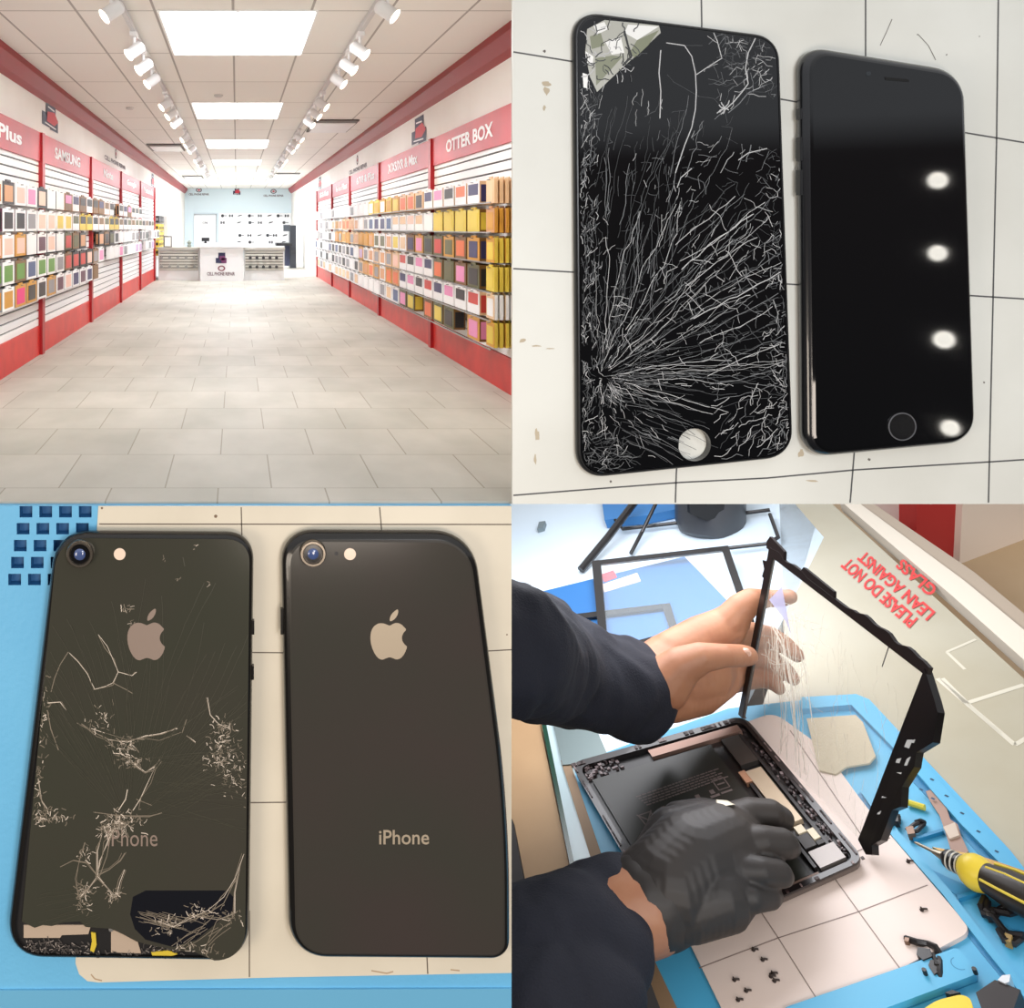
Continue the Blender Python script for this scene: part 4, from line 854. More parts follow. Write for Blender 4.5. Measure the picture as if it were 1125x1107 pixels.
stripthing('metal_channel', [(606, 788), (655, 800), (668, 830), (640, 838), (618, 840)], .02, .05, M('channel_steel', (120, 134, 134), .3, metal=.6), 'dull steel channel under the upper sleeve cuff', 'metal channel')
stripthing('wood_edge', [(616, 835), (626, 836), (668, 960), (655, 962)], -.02, .04, M('wood_edge', (140, 114, 86), .6), 'narrow tan wooden edge beside the blue tray', 'wood edge')
stripthing('wood_edge', [(702, 1045), (712, 1040), (750, 1120), (730, 1120)], -.02, .04, M('wood_edge', (140, 114, 86), .6), 'short tan wooden edge below the glove wrist', 'wood edge')
# ---- the blue repair tray
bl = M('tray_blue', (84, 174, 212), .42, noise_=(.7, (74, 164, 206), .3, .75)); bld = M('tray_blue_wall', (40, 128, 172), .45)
t = thing('blue_repair_tray', 'blue silicone repair tray with ribs and pockets under the white sheet and open tablet', 'tray', tuple(W(960, 1000)))
mb = MB(); slabW(mb, [(622, 842), (800, 778), (940, 762), (955, 768), (1110, 934), (1150, 985), (1300, 1200), (1250, 1320), (800, 1250), (735, 1107), (690, 1020)], -.03, .0); obj('tray_base', mb, bl, t)
mb = MB(); ribW(mb, [(880, 772), (938, 768), (1003, 834), (1060, 900), (1106, 946), (1150, 985)], 13, 0, .05); obj('outer_rim', mb, bl, t)
mb = MB(); ribW(mb, [(996, 846), (1040, 893), (1090, 950), (1125, 984)], 7, 0, .004); obj('rim_channel', mb, bld, t)
mb = MB(); ribW(mb, [(950, 868), (985, 917), (1040, 980), (1090, 1045), (1135, 1100)], 9, 0, .035, 0); obj('inner_rim', mb, bl, t)
mb = MB(); ribW(mb, [(943, 872), (978, 921), (1033, 984), (1082, 1046), (1128, 1102)], 7, 0, .004); obj('inner_channel', mb, bld, t)
mb = MB(); ribW(mb, [(1003, 921), (1036, 911)], 3, 0, .03); obj('pocket_rib', mb, bld, t); mb = MB(); ribW(mb, [(1052, 985), (1100, 970)], 4, 0, .03); obj('pocket_rib', mb, bld, t)
mb = MB(); slabW(mb, rpoly([(1000, 944), (1060, 972), (1082, 978), (1056, 986), (1024, 966)], 5), 0, .004); obj('pocket', mb, M('tray_pocket', (58, 148, 194), .5), t)
mb = MB(); slabW(mb, rpoly([(1085, 1000), (1125, 985), (1160, 1030), (1110, 1020)], 5), 0, .004); obj('pocket', mb, M('tray_pocket', (58, 148, 194), .5), t)
mb = MB(); slabW(mb, rpoly([(860, 1107), (985, 1064), (1052, 1040), (1070, 1062), (1072, 1070), (960, 1112), (880, 1140)], 6), 0, .05); obj('raised_block', mb, bl, t)
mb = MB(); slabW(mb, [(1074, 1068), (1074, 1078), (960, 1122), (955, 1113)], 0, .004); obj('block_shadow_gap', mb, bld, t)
c = W(1054, 1058, .05); mb = MB()
ring = [(c+(Vector((1, 0, .35)).normalized()*math.cos(a)+NRM.cross(Vector((1, 0, .35)).normalized())*math.sin(a))*.042) for a in [2*PI*k/24 for k in range(25)]]
strip(mb, ring, .006, 0, NRM); obj('round_mark', mb, bld, t)
mb = MB()
for x, y in ((1009, 838), (1024, 856), (1040, 874), (1057, 893), (1075, 913), (1095, 935), (1115, 957), (1012, 867), (1025, 877)): lineW(mb, [(x-2, y-1), (x+2, y+1)], 2.4, .052)
obj('rim_hole', mb, M('hole_navy', (24, 62, 92), .6), t, kind='stuff')
sh4 = M('sheet_pinkwhite', (226, 208, 198), .45, noise_=(.7, (218, 198, 186), .35, .75)); ln4 = M('sheet_line_brown', (138, 120, 112), .6)
mb = MB(); slabW(mb, rpoly([(1068, 1022), (985, 1066), (868, 1109), (830, 1125), (800, 1122), (745, 1010), (640, 860), (850, 782), (905, 822), (950, 884)][::-1], 14), .0, .03)
for pts in ([(880, 905), (920, 969), (989, 1064)], [(835, 1000), (855, 1030), (898, 1098)], [(1019, 972), (941, 1002), (855, 1030), (768, 1063)], [(978, 920), (905, 950)], [(1012, 1000), (1012, 1000.5)], [(955, 930), (905, 856), (868, 802)]): lineW(mb, pts, 1.3, .0308, 1)
obj('white_grid_sheet', mb, [sh4, ln4], label='white magnetic grid sheet lying in the blue tray under the open tablet', cat='sheet')
mb = MB(); slabW(mb, [(886, 789), (940, 785), (948, 793), (962, 830), (955, 838), (930, 842), (918, 850), (900, 846)], .03, .045); obj('cleaning_cloth', mb, M('cloth_beige', (192, 180, 156), .9, bump=(60, .4)), label='small frayed beige cloth in the tray seen through the raised glass', cat='cloth')
# ---- open tablet body
QC = [Vector((626, 838)), Vector((817, 785)), Vector((950, 944)), Vector((742, 1036))]
def Q(u, v, h=.1):
    p = (QC[0]*(1-u)+QC[1]*u)*(1-v)+(QC[3]*(1-u)+QC[2]*u)*v; return (p.x, p.y)
def qb(mb, u0, v0, u1, v1, h0, h1, mi=0): return slabW(mb, [Q(u0, v0), Q(u1, v0), Q(u1, v1), Q(u0, v1)], h0, h1, mi)
t = thing('open_tablet', 'opened tablet body with black battery and exposed circuit boards on the white sheet', 'tablet', tuple(W(790, 900, .03)))
al = M('tablet_aluminium', (120, 112, 108), .3, metal=.7); blk = M('tablet_inner_black', (22, 19, 19), .35); rimm = M('tablet_rim_black', (30, 24, 24), .3, coat=.3)
outl = rpoly([Q(0, 0), Q(1, 0), Q(1, 1), Q(0, 1)], 15); inn = rpoly([Q(.035, .03), Q(.965, .03), Q(.965, .97), Q(.035, .97)], 10)
mb = MB(); top = [W(x, y, .105) for x, y in outl]; cen = sum(top, Vector((0, 0, 0)))/len(top)
mb.loft([[p.lerp(cen, .05)-NRM*.075 for p in top], [p.lerp(cen, .008)-NRM*.055 for p in top], [p-NRM*.02 for p in top], [p-NRM*.012 for p in top]], 0, True, False)
inb = [W(x, y, .06) for x, y in inn]; mb.poly(inb, 1); obj('housing', mb, [al, blk], t)
mb = MB(); n = len(outl); to = [W(x, y, .105) for x, y in outl]; ti = [W(x, y, .105) for x, y in inn]; lo = [p-NRM*.045 for p in ti]; ob = [p-NRM*.02 for p in to]
mb.loft([ob, to, ti, lo], 0, False, False); obj('rim', mb, rimm, t)
mb = MB()
for i in range(90):
    sdd = R.choice((0, 1, 2, 3)); a = R.random(); w_ = R.uniform(.006, .03)
    u, v = ((a, .012), (.988, a), (a, .985), (.012, a))[sdd]; du, dv = (w_, .008) if sdd % 2 == 0 else (.008, w_)
    qb(mb, u-du/2, v-dv, u+du/2, v+dv, .105, .112, R.choice((0, 0, 1)))
obj('adhesive_scraps', mb, [M('adhesive_dark', (60, 44, 42), .5), M('adhesive_light', (118, 100, 98), .4)], t, kind='stuff')
bat = M('battery_olive_black', (38, 38, 32), .38)
mb = MB(); qb(mb, .06, .11, .735, .52, .06, .092); qb(mb, .06, .527, .735, .955, .06, .09); bo = obj('battery', mb, bat, t)
prt = M('battery_print', (112, 98, 94), .5); mb = MB()
for k in range(5):
    u = .22
    v = .255+k*.014
    while u < .66:
        w_ = R.uniform(.01, .03); qb(mb, u+k*.006, v-(u-.2)*.02, u+w_+k*.006, v+.006-(u-.2)*.02, .0921, .0928); u += w_+.005
mb2 = mb
for (ua, va, ub, vb) in ((.17, .345, .25, .43), (.25, .345, .17, .43)):
    a = Q(ua, va); b_ = Q(ub, vb); lineW(mb2, [a, b_], 1.6, .0935, 0)
lineW(mb2, [Q(.175, .35), Q(.245, .35), Q(.235, .415), Q(.185, .415), Q(.175, .35)], 1.4, .0935, 0)
for u in (.29, .385, .48, .56): qb(mb2, u, .375, u+.05, .388, .0921, .0928); qb(mb2, u+.012, .345, u+.035, .368, .0921, .0928)
lineW(mb2, [Q(.62, .30), Q(.68, .30), Q(.68, .36), Q(.62, .36), Q(.62, .30)], 1.2, .0935, 0); lineW(mb2, [Q(.63, .33), Q(.67, .33)], 2, .0935, 0); qb(mb2, .62, .375, .68, .385, .0921, .0928)
obj('printed_notice', mb2, prt, bo, kind='stuff')
mb = MB(); qb(mb, .42, .045, .93, .085, .06, .10); obj('copper_strip', mb, M('strip_copper', (150, 118, 104), .35, metal=.4), t)
mb = MB(); qb(mb, .80, .10, .90, .27, .06, .098); obj('shield_plate', mb, M('shield_grey', (84, 78, 74), .35, metal=.5), t)
mb = MB(); qb(mb, .80, .31, .885, .66, .06, .102); obj('logic_shield', mb, M('shield_beige', (196, 176, 150), .4, metal=.3), t)
mb = MB(); qb(mb, .765, .30, .80, .37, .06, .10); obj('copper_pad', mb, M('pad_copper', (190, 140, 110), .35), t)
mb = MB(); qb(mb, .775, .38, .79, .93, .06, .10); qb(mb, .90, .1, .915, .9, .06, .103); obj('flex_rail', mb, M('flex_black', (34, 30, 30), .4), t)
mb = MB(); qb(mb, .82, .685, .862, .73, .06, .102); obj('chip', mb, M('chip_cream', (214, 200, 172), .4), t)
mb = MB(); qb(mb, .865, .725, .905, .79, .06, .102); obj('chip', mb, M('chip_cream', (214, 200, 172), .4), t)
mb = MB(); qb(mb, .80, .84, .935, .945, .06, .105); obj('speaker_plate', mb, M('plate_silver', (128, 122, 118), .35, metal=.5), t)
mb = MB(); qb(mb, .80, .74, .86, .82, .06, .095); qb(mb, .865, .80, .93, .825, .06, .1); obj('logic_board', mb, M('board_dark', (44, 40, 38), .5), t)
mb = MB(); qb(mb, .45, .957, .78, .975, .06, .1); obj('edge_board', mb, M('edge_brown', (120, 96, 84), .5), t)
mb = MB()
for i in range(60):
    u, v = R.uniform(.04, .24), R.uniform(.02, .095); qb(mb, u, v, u+R.uniform(.006, .02), v+R.uniform(.006, .016), .06, R.uniform(.07, .1), R.choice((0, 1, 1)))
for i in range(90):
    u, v = R.uniform(.92, .96), R.uniform(.05, .95); qb(mb, u, v, u+R.uniform(.006, .016), v+R.uniform(.006, .02), .06, R.uniform(.07, .1), R.choice((0, 0, 1)))
obj('small_components', mb, [M('comp_dark', (50, 40, 40), .5), M('comp_grey', (124, 108, 108), .4)], t, kind='stuff')
# ---- raised cracked glass with black digitizer border
GH = 1.43
G1, G2, G3, G4 = W(815, 787, .11), W(849, 606, GH), W(1022, 737, GH), W(948, 925, .11)
GN = (G4-G1).cross(G2-G1).normalized()
if GN.x > 0: GN = -GN
def Gp(u, v, o=0): return (G1*(1-u)+G4*u)*(1-v)+(G2*(1-u)+G3*u)*v+GN*o
def gbox(mb, pts, o0, o1, mi=0): return mb.loft([[Gp(u, v, o0) for u, v in pts], [Gp(u, v, o1) for u, v in pts]], mi)
t = thing('raised_tablet_glass', 'cracked clear tablet glass with black border held up on edge over the tablet', 'tablet glass', tuple(G4))
bz = M('bezel_brown_black', (30, 22, 21), .3)
mb = MB(); gbox(mb, [(.02, .0), (.99, .0), (.985, .985), (.02, .985)], -.006, .006); gb = M('cracked_clear_glass', (232, 230, 220), .06, alpha=.09); obj('clear_pane', mb, gb, t)
mb = MB(); gbox(mb, [(-.02, -.0), (.018, -.0), (.018, 1.0), (-.02, 1.0)], -.014, .016); obj('side_border', mb, bz, t)
def jag(u0, u1, v0, v1, n, amp, vert):
    pts = []
    for i in range(n+1):
        f = i/n; a = amp*R.choice((0, 0, 1, .4, .7)); f2 = min(1, f+.4/n)
        if vert: pts += [(u1+a, v0+(v1-v0)*f), (u1+a, v0+(v1-v0)*f2)]
        else: pts += [(u0+(u1-u0)*f, v1+a), (u0+(u1-u0)*f2, v1+a)]
    return pts
mb = MB(); gbox(mb, [(-.02, .972), (1.0, .972)]+jag(-.02, 1.0, .97, 1.005, 17, .03, False)[::-1], -.014, .016); obj('top_border', mb, bz, t)
mb = MB(); gbox(mb, [(-.04, 1.0), (.10, 1.0), (.09, 1.05), (.05, 1.06), (-.03, 1.075), (-.05, 1.03)], -.012, .014); obj('corner_tab', mb, bz, t)
mb = MB(); gbox(mb, [(.22, 1.0), (.46, 1.0), (.45, 1.035), (.24, 1.045)], -.012, .014); obj('edge_tab', mb, bz, t)
mb = MB(); gbox(mb, [(-.035, .83), (-.015, .83), (-.015, .93), (-.055, .92), (-.03, .88)], -.012, .014); obj('edge_tab', mb, bz, t)
mb = MB(); gbox(mb, [(.985, 0.0), (.985, 1.0)]+[(1.07, .90), (1.10, .86), (1.13, .72), (1.085, .62), (1.10, .55), (1.085, .42), (1.115, .33), (1.085, .28), (1.09, .10), (1.06, .04), (1.08, .0), (1.05, -.03)], -.03, .02); obj('wide_border', mb, M('bezel_black', (20, 17, 17), .3), t)
mb = MB()
for u0, v0, u1, v1 in ((1.03, .60, 1.05, .66), (1.045, .64, 1.06, .67), (1.02, .50, 1.035, .54), (1.06, .52, 1.07, .58), (1.04, .46, 1.06, .48), (1.03, .2, 1.04, .23), (1.02, .3, 1.04, .31)): gbox(mb, [(u0, v0), (u1, v0+.01), (u1, v1), (u0, v1-.02)], .02, .024)
obj('glass_splinters', mb, M('splinter_white', (206, 206, 204), .3), t)
cw1 = M('pane_crack_white', (232, 226, 212), .4, alpha=.75); cw2 = M('pane_crack_faint', (226, 218, 200), .4, alpha=.4)
mb = MB()
def gpath(pts, w_, mi):
    for a, b in zip(pts, pts[1:]):
        if 0.02 < b[0] < .98 and 0 < b[1] < .98: strip(mb, [Gp(a[0], a[1], .0075), Gp(b[0], b[1], .0075)], w_, mi, GN)
def gw(u, v, a, ln, step=.03, j=.2):
    pts = [(u, v)]; L = 0
    while L < ln: a2 = a+R.gauss(0, j); u += math.cos(a2)*step; v += math.sin(a2)*step; L += step; pts.append((u, v))
    return pts
for i in range(26): gpath(gw(R.uniform(.05, .35), R.uniform(.5, .8), -1.15+R.gauss(0, .12), R.uniform(.3, .8), .04, .12), R.uniform(.006, .014), R.choice((0, 1, 1)))
for i in range(70): gpath(gw(R.uniform(.05, .4), R.uniform(.35, .8), R.choice((-1.2, .3, 1.6))+R.gauss(0, .3), R.uniform(.05, .2), .02, .3), .004, R.choice((0, 1)))
for i in range(40): gpath(gw(R.uniform(.3, .95), R.uniform(.1, .9), -1.3+R.gauss(0, .3), R.uniform(.05, .3), .03, .2), .004, 1)
gpath([(.10, .62), (.22, .56), (.36, .36), (.46, .14), (.5, .0)], .022, 0); gpath([(.08, .64), (.2, .6), (.33, .42), (.42, .2)], .012, 0)
gpath([(.80, .99), (.80, .86)], .01, 2)
obj('pane_cracks', mb, [cw1, cw2, blk], t)
mb = MB(); gbox(mb, [(.05, .74), (.20, .70), (.25, .66), (.12, .86)], .008, .011); obj('sticker_scrap', mb, M('scrap_lilac', (196, 196, 226), .4, alpha=.6), t)
# ---- the person's two arms
skin = M('skin', (178, 126, 94), .5, noise_=(3.5, (160, 106, 78), .35, .75), sss=.08, bump=(22, .06)); navyc = M('navy_sleeve', (22, 24, 36), .85, bump=(70, .35)); glove = M('black_nitrile', (50, 43, 38), .55, noise_=(1.6, (40, 37, 36), .35, .7)); nail = M('nail', (226, 182, 160), .25)
t = thing('person', 'person in navy long sleeves holding the cracked glass, one bare hand and one black-gloved hand', 'person', tuple(P(600, 900, 6.6)))
def h(x, y, d, r): return (P(x, y, d), r*d/F)
bd = 6.55*1.24
d1 = W(829, 700, .75).y
gd = Gp(0, .5).y                                   # depth of the pane's near border
D = gd
palm = [[h(690, 752, D-.1, 30), h(712, 748, D-.05, 33), h(742, 738, D+.05, 40), h(765, 728, D+.1, 40)],
        [h(705, 765, D-.1, 24), h(735, 764, D-.08, 27), h(762, 752, D+.05, 31), h(785, 738, D+.12, 28)],
        [h(742, 720, D+.05, 26), h(772, 702, D+.1, 24), h(796, 690, D+.15, 21), h(806, 680, D+.15, 17)],
        [h(765, 728, D+.1, 34), h(790, 722, D+.2, 28), h(806, 712, D+.22, 20)], [h(785, 738, D+.12, 24), h(802, 736, D+.22, 20)],
        [h(640, 735, D-.15, 38), h(690, 750, D-.1, 32)]]
thumb = [[h(728, 752, D-.22, 27), h(748, 732, D-.28, 20), h(770, 722, D-.33, 15.5), h(795, 720, D-.32, 12.2), h(815, 720, D-.22, 11.6), h(822, 720, D-.17, 10.2)]]
index = [[h(798, 686, D+.12, 17), h(814, 668, D+.12, 15), h(826, 659, D+.14, 12.5), h(842, 657, D+.26, 9.6), h(858, 657, D+.22, 9), h(868, 655, D+.16, 7.6)]]
middle = [[h(806, 704, D+.2, 17), h(828, 698, D+.28, 14), h(848, 700, D+.3, 11.5), h(863, 709, D+.22, 10), h(875, 719, D+.14, 8)]]
ring_ = [[h(802, 720, D+.22, 17), h(828, 718, D+.3, 13.5), h(850, 726, D+.3, 10.5), h(862, 735, D+.22, 9.2), h(871, 745, D+.14, 7.4)]]
pinky = [[h(796, 742, D+.2, 19), h(815, 744, D+.26, 13.5), h(834, 744, D+.3, 10.5), h(848, 748, D+.24, 9), h(855, 755, D+.18, 7.5)]]
ho = blob('bare_hand', palm+thumb+index+middle+ring_+pinky, .016, skin, t, 3)
mb = MB(); c = P(821.0, 718.0, D-.305)-Vector((0, .0, 0)); 
for_n = [c+Vector((math.cos(a)*.042, -.0+abs(math.cos(a))*.012, math.sin(a)*.036)) for a in [2*PI*k/16 for k in range(16)]]
mb.loft([[p+Vector((0, .03, 0)) for p in for_n], for_n, [c+(p-c)*.6+Vector((0, -.008, 0)) for p in for_n]]); obj('thumbnail', mb, nail, ho, smooth=True)
def fold(seed, amp, sc):
    def f(v):
        n_ = noise.noise_vector(v*sc+Vector((seed, 0, 0))); m_ = noise.noise_vector(Vector((v.x*sc*3, v.y*sc*3, v.z*sc*1.2))+Vector((0, seed, 0))); return v+n_*amp+m_*amp*.35
    return f
blob('upper_sleeve', [[h(470, 690, 6.7, 62), h(563, 712, 6.8, 67), h(600, 728, D-.3, 62), h(650, 744, D-.2, 55), h(690, 756, D-.1, 50), h(700, 760, D-.08, 46)], [h(690, 730, D-.05, 30), h(706, 727, D, 24)], [h(690, 780, D-.1, 28), h(704, 785, D-.1, 20), h(716, 797, D-.02, 11)]], .03, navyc, t, 5, squash=fold(3, .07, 2.2))
# gloved hand over the tablet
def g(x, y, hh, r): p = W(x, y, hh); return (p, r*p.y/F)
gl_ = [[g(705, 992, .42, 44), g(735, 975, .44, 50), g(765, 950, .44, 52), g(795, 932, .42, 44), g(808, 922, .38, 34)],
       [g(712, 968, .4, 28), g(745, 925, .42, 34), g(775, 910, .42, 27), g(805, 902, .4, 19)],
       [g(715, 1010, .38, 26), g(755, 998, .38, 32), g(790, 985, .38, 34), g(808, 972, .36, 28)],
       [g(770, 955, .42, 48), g(792, 952, .4, 42)]]
idx = [[g(800, 906, .46, 20), g(826, 893, .46, 15.5), g(848, 893, .42, 14), g(860, 898, .28, 11.5), g(856, 905, .16, 9)]]
mid = [[g(808, 930, .48, 20), g(838, 924, .48, 16), g(861, 926, .42, 15), g(866, 929, .28, 12.5), g(861, 934, .16, 10)]]
rng = [[g(808, 956, .46, 19), g(836, 957, .45, 15), g(856, 959, .39, 14), g(860, 961, .25, 11.5), g(855, 963, .15, 9)]]
pky = [[g(800, 986, .38, 20), g(826, 986, .38, 14.5), g(844, 985, .31, 12.5), g(850, 983, .19, 10)]]
thb = [[g(750, 905, .4, 22), g(775, 892, .36, 14), g(800, 893, .3, 11), g(822, 899, .2, 9)]]
gh = blob('gloved_hand', gl_+idx+mid+rng+pky+thb, .012, glove, t, 1)
blob('wrist', [[g(630, 1022, .42, 44), g(690, 1002, .42, 46), g(706, 996, .42, 46)]], .022, skin, t, 3)
blob('glove_cuff', [[g(714, 990, .42, 48), g(722, 986, .42, 48)]], .02, glove, t, 2, squash=lambda v: v)
blob('lower_sleeve', [[g(648, 990, .47, 38), g(671, 982, .44, 34), g(682, 1004, .43, 36), g(686, 1030, .43, 34)], [g(400, 1090, .5, 75), g(540, 1070, .5, 78), g(585, 1058, .48, 78), g(620, 1040, .46, 72), g(632, 1034, .46, 68)], [g(590, 1110, .46, 76), g(650, 1105, .44, 38), g(664, 1092, .44, 28)], [g(600, 1000, .5, 34), g(648, 990, .47, 40), g(680, 994, .42, 47)], [g(640, 1040, .46, 50), g(674, 1044, .44, 44)], [g(655, 1000, .45, 46), g(664, 1046, .44, 42)], [g(640, 1090, .46, 55), g(672, 1090, .44, 36)]], .03, navyc, t, 4, squash=fold(9, .05, 2.0))
# tool tip held in the glove
mb = MB(); mb.loft([[W(x, y, .60) for x, y in ((787, 878), (799, 879), (808, 884), (790, 887), (785, 885))], [W(x, y, .66) for x, y in ((788, 879), (798, 880), (806, 883.5), (790, 886), (787, 884))]])
obj('plastic_pry_tool', mb, M('tool_cream', (222, 212, 186), .4), label='small cream plastic pry tool tip poking out of the gloved fingers', cat='tool')
# ---- tools and loose parts on the tray
t = thing('screwdriver', 'yellow and black precision screwdriver lying across the right side of the tray', 'screwdriver', tuple(W(1060, 950)))
ax0, ax1 = W(1005, 925, .12), W(1140, 992, .16)
def along(f): return ax0.lerp(ax1, f)
AX = (ax1-ax0).normalized(); LN = (ax1-ax0).length
def lathe(nm, prof, m): obj(nm, MB().disc(ax0, AX, [(r, f*LN) for r, f in prof]), m, t, smooth=True)
lathe('shaft', [(.006, 0), (.010, .02), (.012, .15), (.03, .24), (.032, .27)], M('driver_steel', (150, 140, 124), .3, metal=.7))
lathe('collar', [(.03, .25), (.055, .28), (.062, .30), (.062, .42), (.07, .43)], M('driver_black', (26, 24, 24), .35))
for k in range(3): lathe('collar_ring', [(.064, .315+k*.04), (.067, .318+k*.04), (.067, .325+k*.04), (.064, .328+k*.04)], M('driver_ring', (200, 196, 186), .3))
lathe('yellow_grip', [(.07, .42), (.092, .45), (.11, .50), (.112, .55), (.098, .60), (.09, .62)], M('driver_yellow', (232, 204, 62), .4))
lathe('handle', [(.09, .61), (.095, .66), (.115, .8), (.12, 1.0), (.11, 1.15), (.0, 1.16)], M('handle_black', (44, 38, 32), .4))
mb = MB(); side = NRM.cross(AX).normalized()
for s_ in (-1, 0, 1): mb.tube([along(.64)+NRM*.09*(1-abs(s_)*.35)+side*s_*.085, along(.8)+NRM*.11*(1-abs(s_)*.35)+side*s_*.10, along(1.0)+NRM*.115*(1-abs(s_)*.35)+side*s_*.105], .009)
obj('handle_stripe', mb, M('stripe_yellow', (226, 200, 70), .4), t)
t = thing('metal_tweezers', 'brass coloured tweezers lying beneath the screwdriver', 'tweezers', tuple(W(1070, 940)))
for a_, b_ in (((1024, 930), (1125, 962)), ((1024, 930), (1130, 978))):
    mb = MB(); slabW(mb, [(a_[0], a_[1]), ((a_[0]+b_[0])/2, (a_[1]+b_[1])/2-7), (b_[0], b_[1]-6), (b_[0], b_[1]+4), ((a_[0]+b_[0])/2, (a_[1]+b_[1])/2+3)], .03, .07); obj('tweezer_arm', mb, M('brass', (170, 134, 76), .35, metal=.5), t)
t = thing('flex_cable', 'flat tan flex cable with a pale connector lying in the tray pocket', 'cable', tuple(W(1040, 900)))
mb = MB(); slabW(mb, [(1017, 869), (1029, 865), (1036, 875), (1044, 900), (1052, 905), (1056, 918), (1064, 935), (1056, 940), (1045, 935), (1038, 912), (1032, 895), (1022, 880)], .02, .035); obj('ribbon', mb, M('flex_tan', (160, 128, 112), .45), t)
mb = MB(); slabW(mb, [(1036, 908), (1049, 903), (1054, 917), (1043, 921)], .035, .05); obj('connector', mb, M('flex_pale', (196, 178, 160), .45), t)
mb = MB(); mb.tube([W(997, 881, .03), W(1016, 887, .03)], .022); obj('yellow_tube', mb, M('tube_yellow', (214, 200, 70), .4), label='short yellow tube piece beside the flex cable', cat='tube')
bp = M('loose_black', (30, 26, 26), .35); bpm = M('loose_metal', (120, 96, 80), .35, metal=.5)
def loose(name, segs, r, lab, cat, blobs=()):
    t = thing(name, lab, cat, tuple(W(segs[0][0][0], segs[0][0][1])))
    for s_ in segs: obj('flex_strand', MB().tube([W(x, y, .03+.02*math.sin(i*1.7)) for i, (x, y) in enumerate(s_)], r, n=7), bp, t, smooth=True)
    for pts, m_ in blobs: mb = MB(); slabW(mb, pts, .01, .06); obj('connector', mb, m_, t)
loose('camera_flex', [[(968, 896), (975, 894), (982, 897), (989, 899)], [(970, 902), (978, 904), (986, 902)], [(976, 890), (980, 900), (976, 906)]], .028, 'small black camera flex part just right of the raised glass foot', 'flex part', [([(976, 893), (986, 893), (987, 902), (977, 902)], bp)])
loose('metal_clip', [[(996, 912), (1005, 905), (1012, 903), (1017, 906)], [(998, 915), (1008, 912), (1015, 905)], [(1006, 903), (1012, 901), (1016, 903)]], .014, 'small bent brown metal clip in the tray beside the sheet', 'clip', [([(995, 908), (1003, 907), (1005, 915), (997, 916)], bpm)])
loose('black_cable_clump', [[(1082, 986), (1078, 995), (1080, 1004), (1092, 1004), (1105, 996), (1122, 992)], [(1080, 1004), (1092, 1007), (1100, 1018), (1108, 1026), (1126, 1028)], [(1098, 1022), (1104, 1033), (1113, 1036), (1124, 1028)], [(1090, 1000), (1108, 1003), (1124, 998)], [(1085, 990), (1084, 1000), (1096, 1010)]], .022, 'tangled black cable part lying in the right tray pocket', 'cable', [([(1082, 996), (1092, 998), (1094, 1006), (1084, 1006)], bp), ([(1104, 1024), (1112, 1027), (1110, 1035), (1102, 1032)], M('clump_gold', (150, 120, 60), .4))])
loose('dark_flex_assembly', [[(995, 1031), (1008, 1035), (1020, 1037), (1030, 1044), (1033, 1056), (1032, 1068), (1036, 1084)], [(1020, 1037), (1028, 1040), (1034, 1050)], [(1026, 1050), (1030, 1062)]], .02, 'black flex assembly lying over the front edge of the white sheet', 'flex part', [([(1008, 1040), (1022, 1042), (1024, 1050), (1014, 1054), (1007, 1048)], bp), ([(1022, 1054), (1032, 1054), (1033, 1066), (1026, 1070), (1020, 1060)], bp), ([(1038, 1090), (1046, 1087), (1055, 1090), (1044, 1092)], bp), ([(994, 1029), (999, 1030), (998, 1034), (993, 1033)], bpm)])
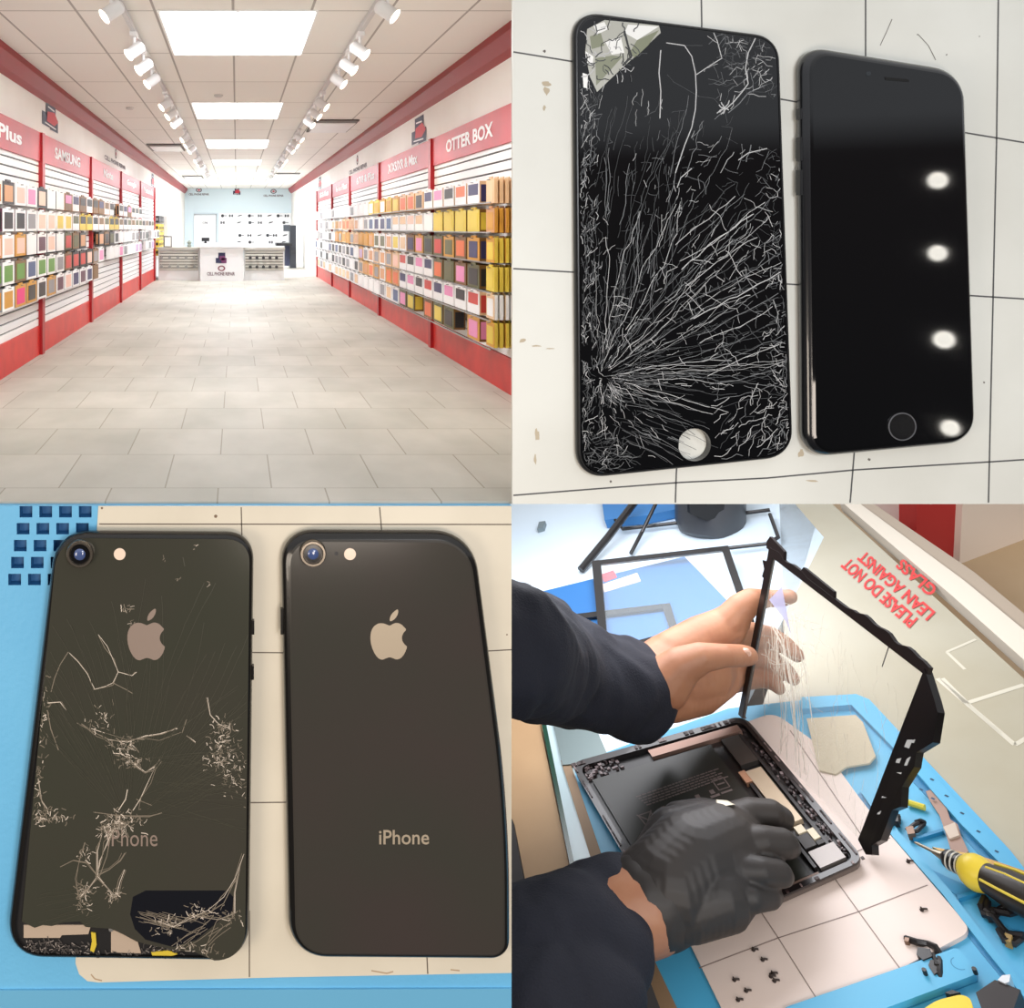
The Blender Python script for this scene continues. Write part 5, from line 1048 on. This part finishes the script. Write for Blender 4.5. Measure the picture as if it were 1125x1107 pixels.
sc = [(828, 1044, 'upper left of the four in a diagonal'), (838, 1055, 'just below the uppermost screw'), (847, 1073, 'right one of the pair near the front'), (851, 1078, 'lowest screw of the right-hand pair'), (807, 1077, 'leftmost screw on the sheet'), (820, 1089, 'middle screw near the front edge'), (811, 1099, 'screw nearest the bottom edge of the picture'), (1013, 1000, 'lone screw on the sheet right of the grid crossing'), (998, 947, 'lone screw near the sheet edge beside the blue rim'), (849, 1070, 'upper screw of the right-hand cluster')]
for x, y, lb in sc:
    c = W(x, y, .03); mb = MB(); mb.disc(c, NRM, [(.011, 0), (.013, .007), (.008, .01), (.005, .01), (.005, .026), (.0, .027)], n=10); mb.tube([c+Vector((.0, 0, .012)), c+Vector((.028, -.01, .018))], .006, n=6)
    obj('tiny_screw', mb, M('screw_dark', (62, 52, 48), .4, metal=.5), label='tiny dark screw, '+lb, cat='screw', group='loose tiny screws on the white sheet')
for x, y, lb in ((1017, 1070, 'upright black screw on the blue tray block left of the flex'), (1072, 1069, 'short black screw at the right end of the blue tray block')):
    c = W(x, y, .05); obj('black_screw', MB().tube([c-NRM*.0, c+NRM*.035], .013, n=10), bp, label=lb, cat='screw')
mb = MB(); slabW(mb, rpoly([(1008, 1112), (1030, 1098), (1056, 1092), (1066, 1096), (1070, 1110), (1060, 1125), (1015, 1125)], 8), .0, .12); obj('yellow_tool_handle', mb, M('tool_yellow', (232, 200, 40), .4), label='yellow tool handle at the bottom edge beside the black box', cat='tool')
t = thing('black_block_tool', 'black box-shaped block with a shiny metal tip at the lower right corner', 'tool', tuple(W(1098, 1095)))
mb = MB(); slabW(mb, [(1072, 1090), (1093, 1076), (1121, 1087), (1112, 1112), (1080, 1112)], .0, .16); obj('block', mb, M('block_black', (36, 28, 26), .5), t)
mb = MB(); slabW(mb, [(1096, 1076), (1101, 1071), (1110, 1070), (1109, 1078), (1104, 1080)], .0, .17); obj('metal_tip', mb, M('tip_silver', (206, 208, 210), .3, metal=.6), t)
# fill lights added for the bench: one hidden below the shop floor, one in front
area('bench_fill_top', (3.4, 9.4, -.3), (3.4, 9.4, -4), 3.6, 290, (250, 250, 255), sy=3.8)
area('bench_fill_front', (1.2, -1.0, -1.2), (3.8, 7, -3.0), 2.0, 150, (255, 240, 226))
